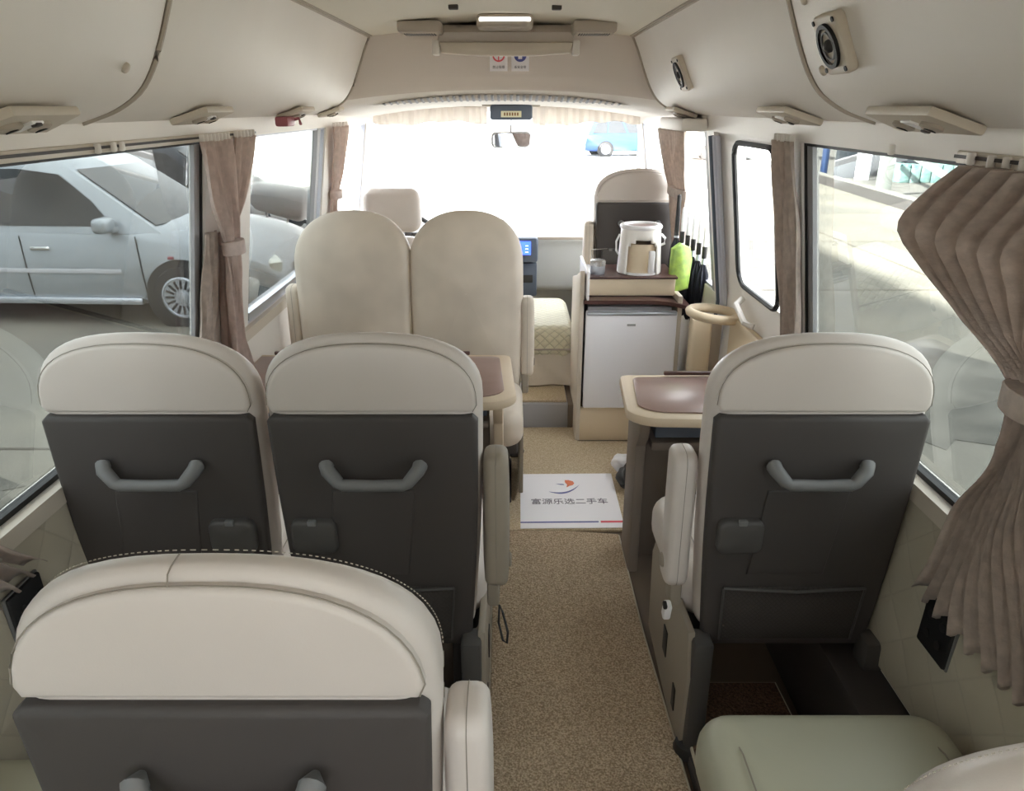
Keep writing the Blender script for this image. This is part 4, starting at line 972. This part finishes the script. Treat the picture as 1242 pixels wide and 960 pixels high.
# cars --------------------------------------------------------------
def car(label, loc, rz, paint, L=4.75, W=1.78, H=1.58, detail=True):
    e = thing('car', label, 'car', loc, rz, 'parked cars')
    # body runs along x: nose at +L/2 ; stations: x, belt z, top z, half width factor
    hw = W/2
    stn = [(-L/2, .55, .60, .86), (-L/2+.04, .80, .88, .93), (-L/2+.12, .90, .98, .97), (-1.6, .93, 1.0, 1), (-.8, .93, 1.0, 1), (0, .92, .99, 1), (.7, .90, .98, 1), (1.15, .88, .97, .995), (1.6, .82, .90, .98), (2.0, .74, .82, .95), (L/2-.12, .62, .70, .88), (L/2-.02, .50, .56, .80), (L/2, .40, .44, .76)]
    b = B(); R = []
    for x, zb, zt, k in stn:
        w = hw*k; nose = .26 if abs(x) < L/2-.15 else .30
        half = [(0, nose-.06), (w*.86, nose-.06), (w*.96, nose), (w*.99, nose+.12), (w, .52 if zb > .55 else (zb+nose)/2), (w*.985, zb*.9+.03), (w*.95, zb), (w*.84, zt-.02), (w*.5, zt+.02), (0, zt+.04)]
        ring = [Vector((x, -a, z)) for a, z in half] + [Vector((x, a, z)) for a, z in half[-2:0:-1]]
        R.append(ring)
    b.rings(R); body = b.done('body', paint, e, ang=28)
    # greenhouse: base polygon to roof polygon
    gb = [(-L/2+.10, .92), (1.22, .93)]; gr = [(-L/2+.42, H-.03), (-1.2, H), (-.2, H), (.22, H-.05)]
    def wall_x(t, z):   # t in 0..1 along length at height z
        k = (z-.92)/(H-.92); xa = gb[0][0]+(gr[0][0]-gb[0][0])*k; xb = gb[1][0]+(gr[3][0]-gb[1][0])*k
        return xa+(xb-xa)*t
    def hw_at(z): k = (z-.92)/(H-.92); return hw*(.955-.17*k)
    b = B(); R = []
    for z, ins in ((.90, 0), (1.1, 0), (1.35, 0), (H-.08, 0), (H-.03, .03), (H, .10), (H+.015, .35)):
        w = hw_at(min(z, H-.03))-ins; xa = wall_x(0, z)+ins; xb = wall_x(1, z)-ins*1.2
        P = []
        for k in range(9): P.append((xa+(xb-xa)*k/8, -w*(1 if 0 < k < 8 else .93)))
        P += [(xb+.06, -w*.5), (xb+.08, 0), (xb+.06, w*.5)]
        for k in range(8, -1, -1): P.append((xa+(xb-xa)*k/8, w*(1 if 0 < k < 8 else .93)))
        P += [(xa-.03, w*.4), (xa-.03, -w*.4)]
        R.append([Vector((x, y, z)) for x, y in P])
    b.rings(R); b.done('roof_and_pillars', paint, e, ang=40)
    def pane(name, quad, sy):   # quad of (t, z)
        b = B(); P = []
        for t, z in quad: P.append(Vector((wall_x(t, z), sy*(hw_at(z)+.006), z)))
        Q = [p+Vector((0, -sy*.02, 0)) for p in P]
        b.rings([P, Q]); b.done(name, 'carglass', e)
    for sy in (-1, 1):
        pane('side_window', [(.05, .97), (.24, .97), (.25, 1.46), (.07, 1.42)], sy)
        pane('side_window', [(.26, .97), (.50, .97), (.52, 1.49), (.27, 1.48)], sy)
        pane('side_window', [(.525, .97), (.90, .97), (.93, 1.20), (.94, 1.44), (.80, 1.49), (.545, 1.49)], sy)
    b = B()
    P = []
    for z in (.97, 1.2, 1.48):
        w = hw_at(z)*.86; x = wall_x(1, z)+.03
        P.append([Vector((x, -w, z)), Vector((x+.055, -w*.5, z)), Vector((x+.07, 0, z)), Vector((x+.055, w*.5, z)), Vector((x, w, z))])
    b.raw([p for r in P for p in r], [(i*5+j, i*5+j+1, (i+1)*5+j+1, (i+1)*5+j) for i in range(2) for j in range(4)]); b.done('windscreen', 'carglass', e, recalc=False)
    for xw in (-L/2+.88, L/2-.95):
        for sy in (-1, 1):
            X = T(xw, sy*(hw-.10), .300) @ RX(PI/2*(1 if sy < 0 else -1))
            b = B(); b.lathe([(.365, .02), (.365, .104), (.355, .106), (.001, .106)], 36, X); b.done('wheel_arch', 'black', e)
            b = B(); b.lathe([(.20, .0), (.29, .0), (.300, .03), (.300, .10), (.285, .122), (.21, .128), (.20, .12)], 36, X, cap=False); w = b.done('tyre', 'tire', e)
            b = B(); b.lathe([(.001, .112), (.205, .112), (.205, .132), (.188, .136), (.185, .124), (.065, .124), (.06, .138), (.001, .142)], 32, X, cap=False)
            b.done('hubcap', 'silver', e)
            if detail and sy < 0:
                b = B()
                for k in range(16):
                    a = 2*PI*k/16; b.box((0, .128, .126), (.022, .085, .012), .004, mtx=X @ RZ(a))
                b.done('hubcap_slots', 'black', w)
    if detail:
        sy = -1
        b = B()
        for x in (-1.25, -.10, 1.05):
            b.tube([(x+.02, -hw*1.002, .30), (x, -hw*1.006, .55), (x-.02, -hw*.988, .88)], .006, 5)
        b.done('door_gap', 'dark', body)
        b = B(); b.box((-.30, -hw*1.004, .545), (2.3, .018, .045), .008); b.done('side_moulding', 'grey', body)
        b = B(); b.box((-.22, -hw*.985, .25), (2.45, .04, .07), .012); b.done('sill_skirt', 'silver', body)
        for x in (-1.10, .06):
            b = B(); b.box((x+.02, -hw*1.0, .765), (.20, .04, .045), .015); b.done('door_handle', 'chrome', body)
        b = B(); b.box((.80, -hw-.09, 1.0), (.14, .22, .14), .045, 4); b.box((.82, -hw+.01, .945), (.08, .12, .05), .01); b.done('door_mirror', paint, e)
        b = B(); b.box((1.35, -hw*.995, .68), (.06, .012, .03), .005); b.done('side_marker', 'maroon', body)
        for s2 in (-1, 1):
            b = B(); b.slab([(-.16, -.07), (.16, -.08), (.20, .02), (.05, .075), (-.14, .06)], .14, .04, 0, .02, T(L/2-.16, s2*(hw*.66), .60) @ RZ(s2*.9 if s2 < 0 else .9+PI/1.0), 4); b.done('headlamp', 'headlamp', e)
        b = B(); b.box((L/2-.0, 0, .50), (.04, .70, .10), .01); b.done('grille', 'dark', e)
        b = B(); b.box((L/2-.03, 0, .30), (.16, W*.80, .16), .05, 4); b.done('bumper', paint, e)
    return e
car('silver estate car parked nose towards the bus outside the left window', (-4.55, 8.25, ZG), math.radians(-3), 'carpaint', H=1.60)
car('dark car behind the silver one, only its roof showing', (-5.0, 11.6, ZG), math.radians(2), 'cardark', detail=False)
car('blue car far ahead seen through the windscreen, behind the passenger seat', (5.5, 36.0, ZG), math.radians(8), 'carblue', detail=False)
car('white car far ahead seen through the door window', (9.6, 33, ZG), math.radians(172), 'carwhite', detail=False)
car('dark car far away beyond the rough yard on the right', (19.6, 36, ZG), 0, 'cardark', detail=False)
def building(label, c, d, m='whitewall'):
    e = thing('building', label, 'building', (c[0], c[1], ZG), 0, 'yard buildings')
    b = B(); b.box((0, 0, d[2]/2), d, .03); b.done('wall', m, e)
    b = B(); b.box((0, 0, d[2]+.12), (d[0]+.3, d[1]+.3, .24), .02); b.done('parapet', 'kerb', e)
    return e
g = building('tall pale building left of the yard that shades the bus', (-17.5, 0.5, 0), (12, 26, 10.2))  # added out-of-view block, sized so its shadow covers bus and yard
for k in range(6):
    for j in range(3):
        f_ = B(); f_.box((6.0, -10+4*k, 1.9+3.1*j), (.10, 1.7, 1.5), .01); w_ = f_.done('window', 'kerb', g)
        f_ = B(); f_.box((6.055, -10+4*k, 1.9+3.1*j), (.03, 1.5, 1.3)); f_.done('pane', 'carglass', w_)
building('low white building beyond the windscreen at the left', (-9.5, 34, 0), (14, 8, 4.2))

# ------------------------------------------------------------------ light, world, camera
w = bpy.data.worlds.new('World'); S.world = w; w.use_nodes = True; nt = w.node_tree
bg = nt.nodes['Background']; bg.inputs['Color'].default_value = (.93, .965, 1.0, 1); bg.inputs['Strength'].default_value = 1.8
sun = bpy.data.lights.new('sun', 'SUN'); sun.energy = 24.0; sun.angle = math.radians(.6); sun.color = (1, .97, .92)
so = bpy.data.objects.new('sun', sun); C.objects.link(so)
d = Vector((1, .5, -math.tan(math.radians(30))*math.sqrt(1.25)))
so.rotation_euler = d.to_track_quat('-Z', 'Y').to_euler()
cam = bpy.data.cameras.new('camera'); co = bpy.data.objects.new('camera', cam); C.objects.link(co)
cam.sensor_width = 36; cam.sensor_fit = 'HORIZONTAL'; cam.lens = 920/1242*36; cam.clip_start = .02; cam.clip_end = 500
co.location = (.04, 0, 1.57); co.rotation_euler = (PI/2-math.atan(350/920), 0, 0)
S.camera = co
S.view_settings.view_transform = 'Standard'; S.view_settings.look = 'None'; S.view_settings.gamma = 1; S.view_settings.use_curve_mapping = False
S.view_settings.exposure = 2.28
S.cycles.max_bounces = 16; S.cycles.diffuse_bounces = 8; S.cycles.transparent_max_bounces = 24; S.cycles.sample_clamp_indirect = 8
S.cycles.use_denoising = True
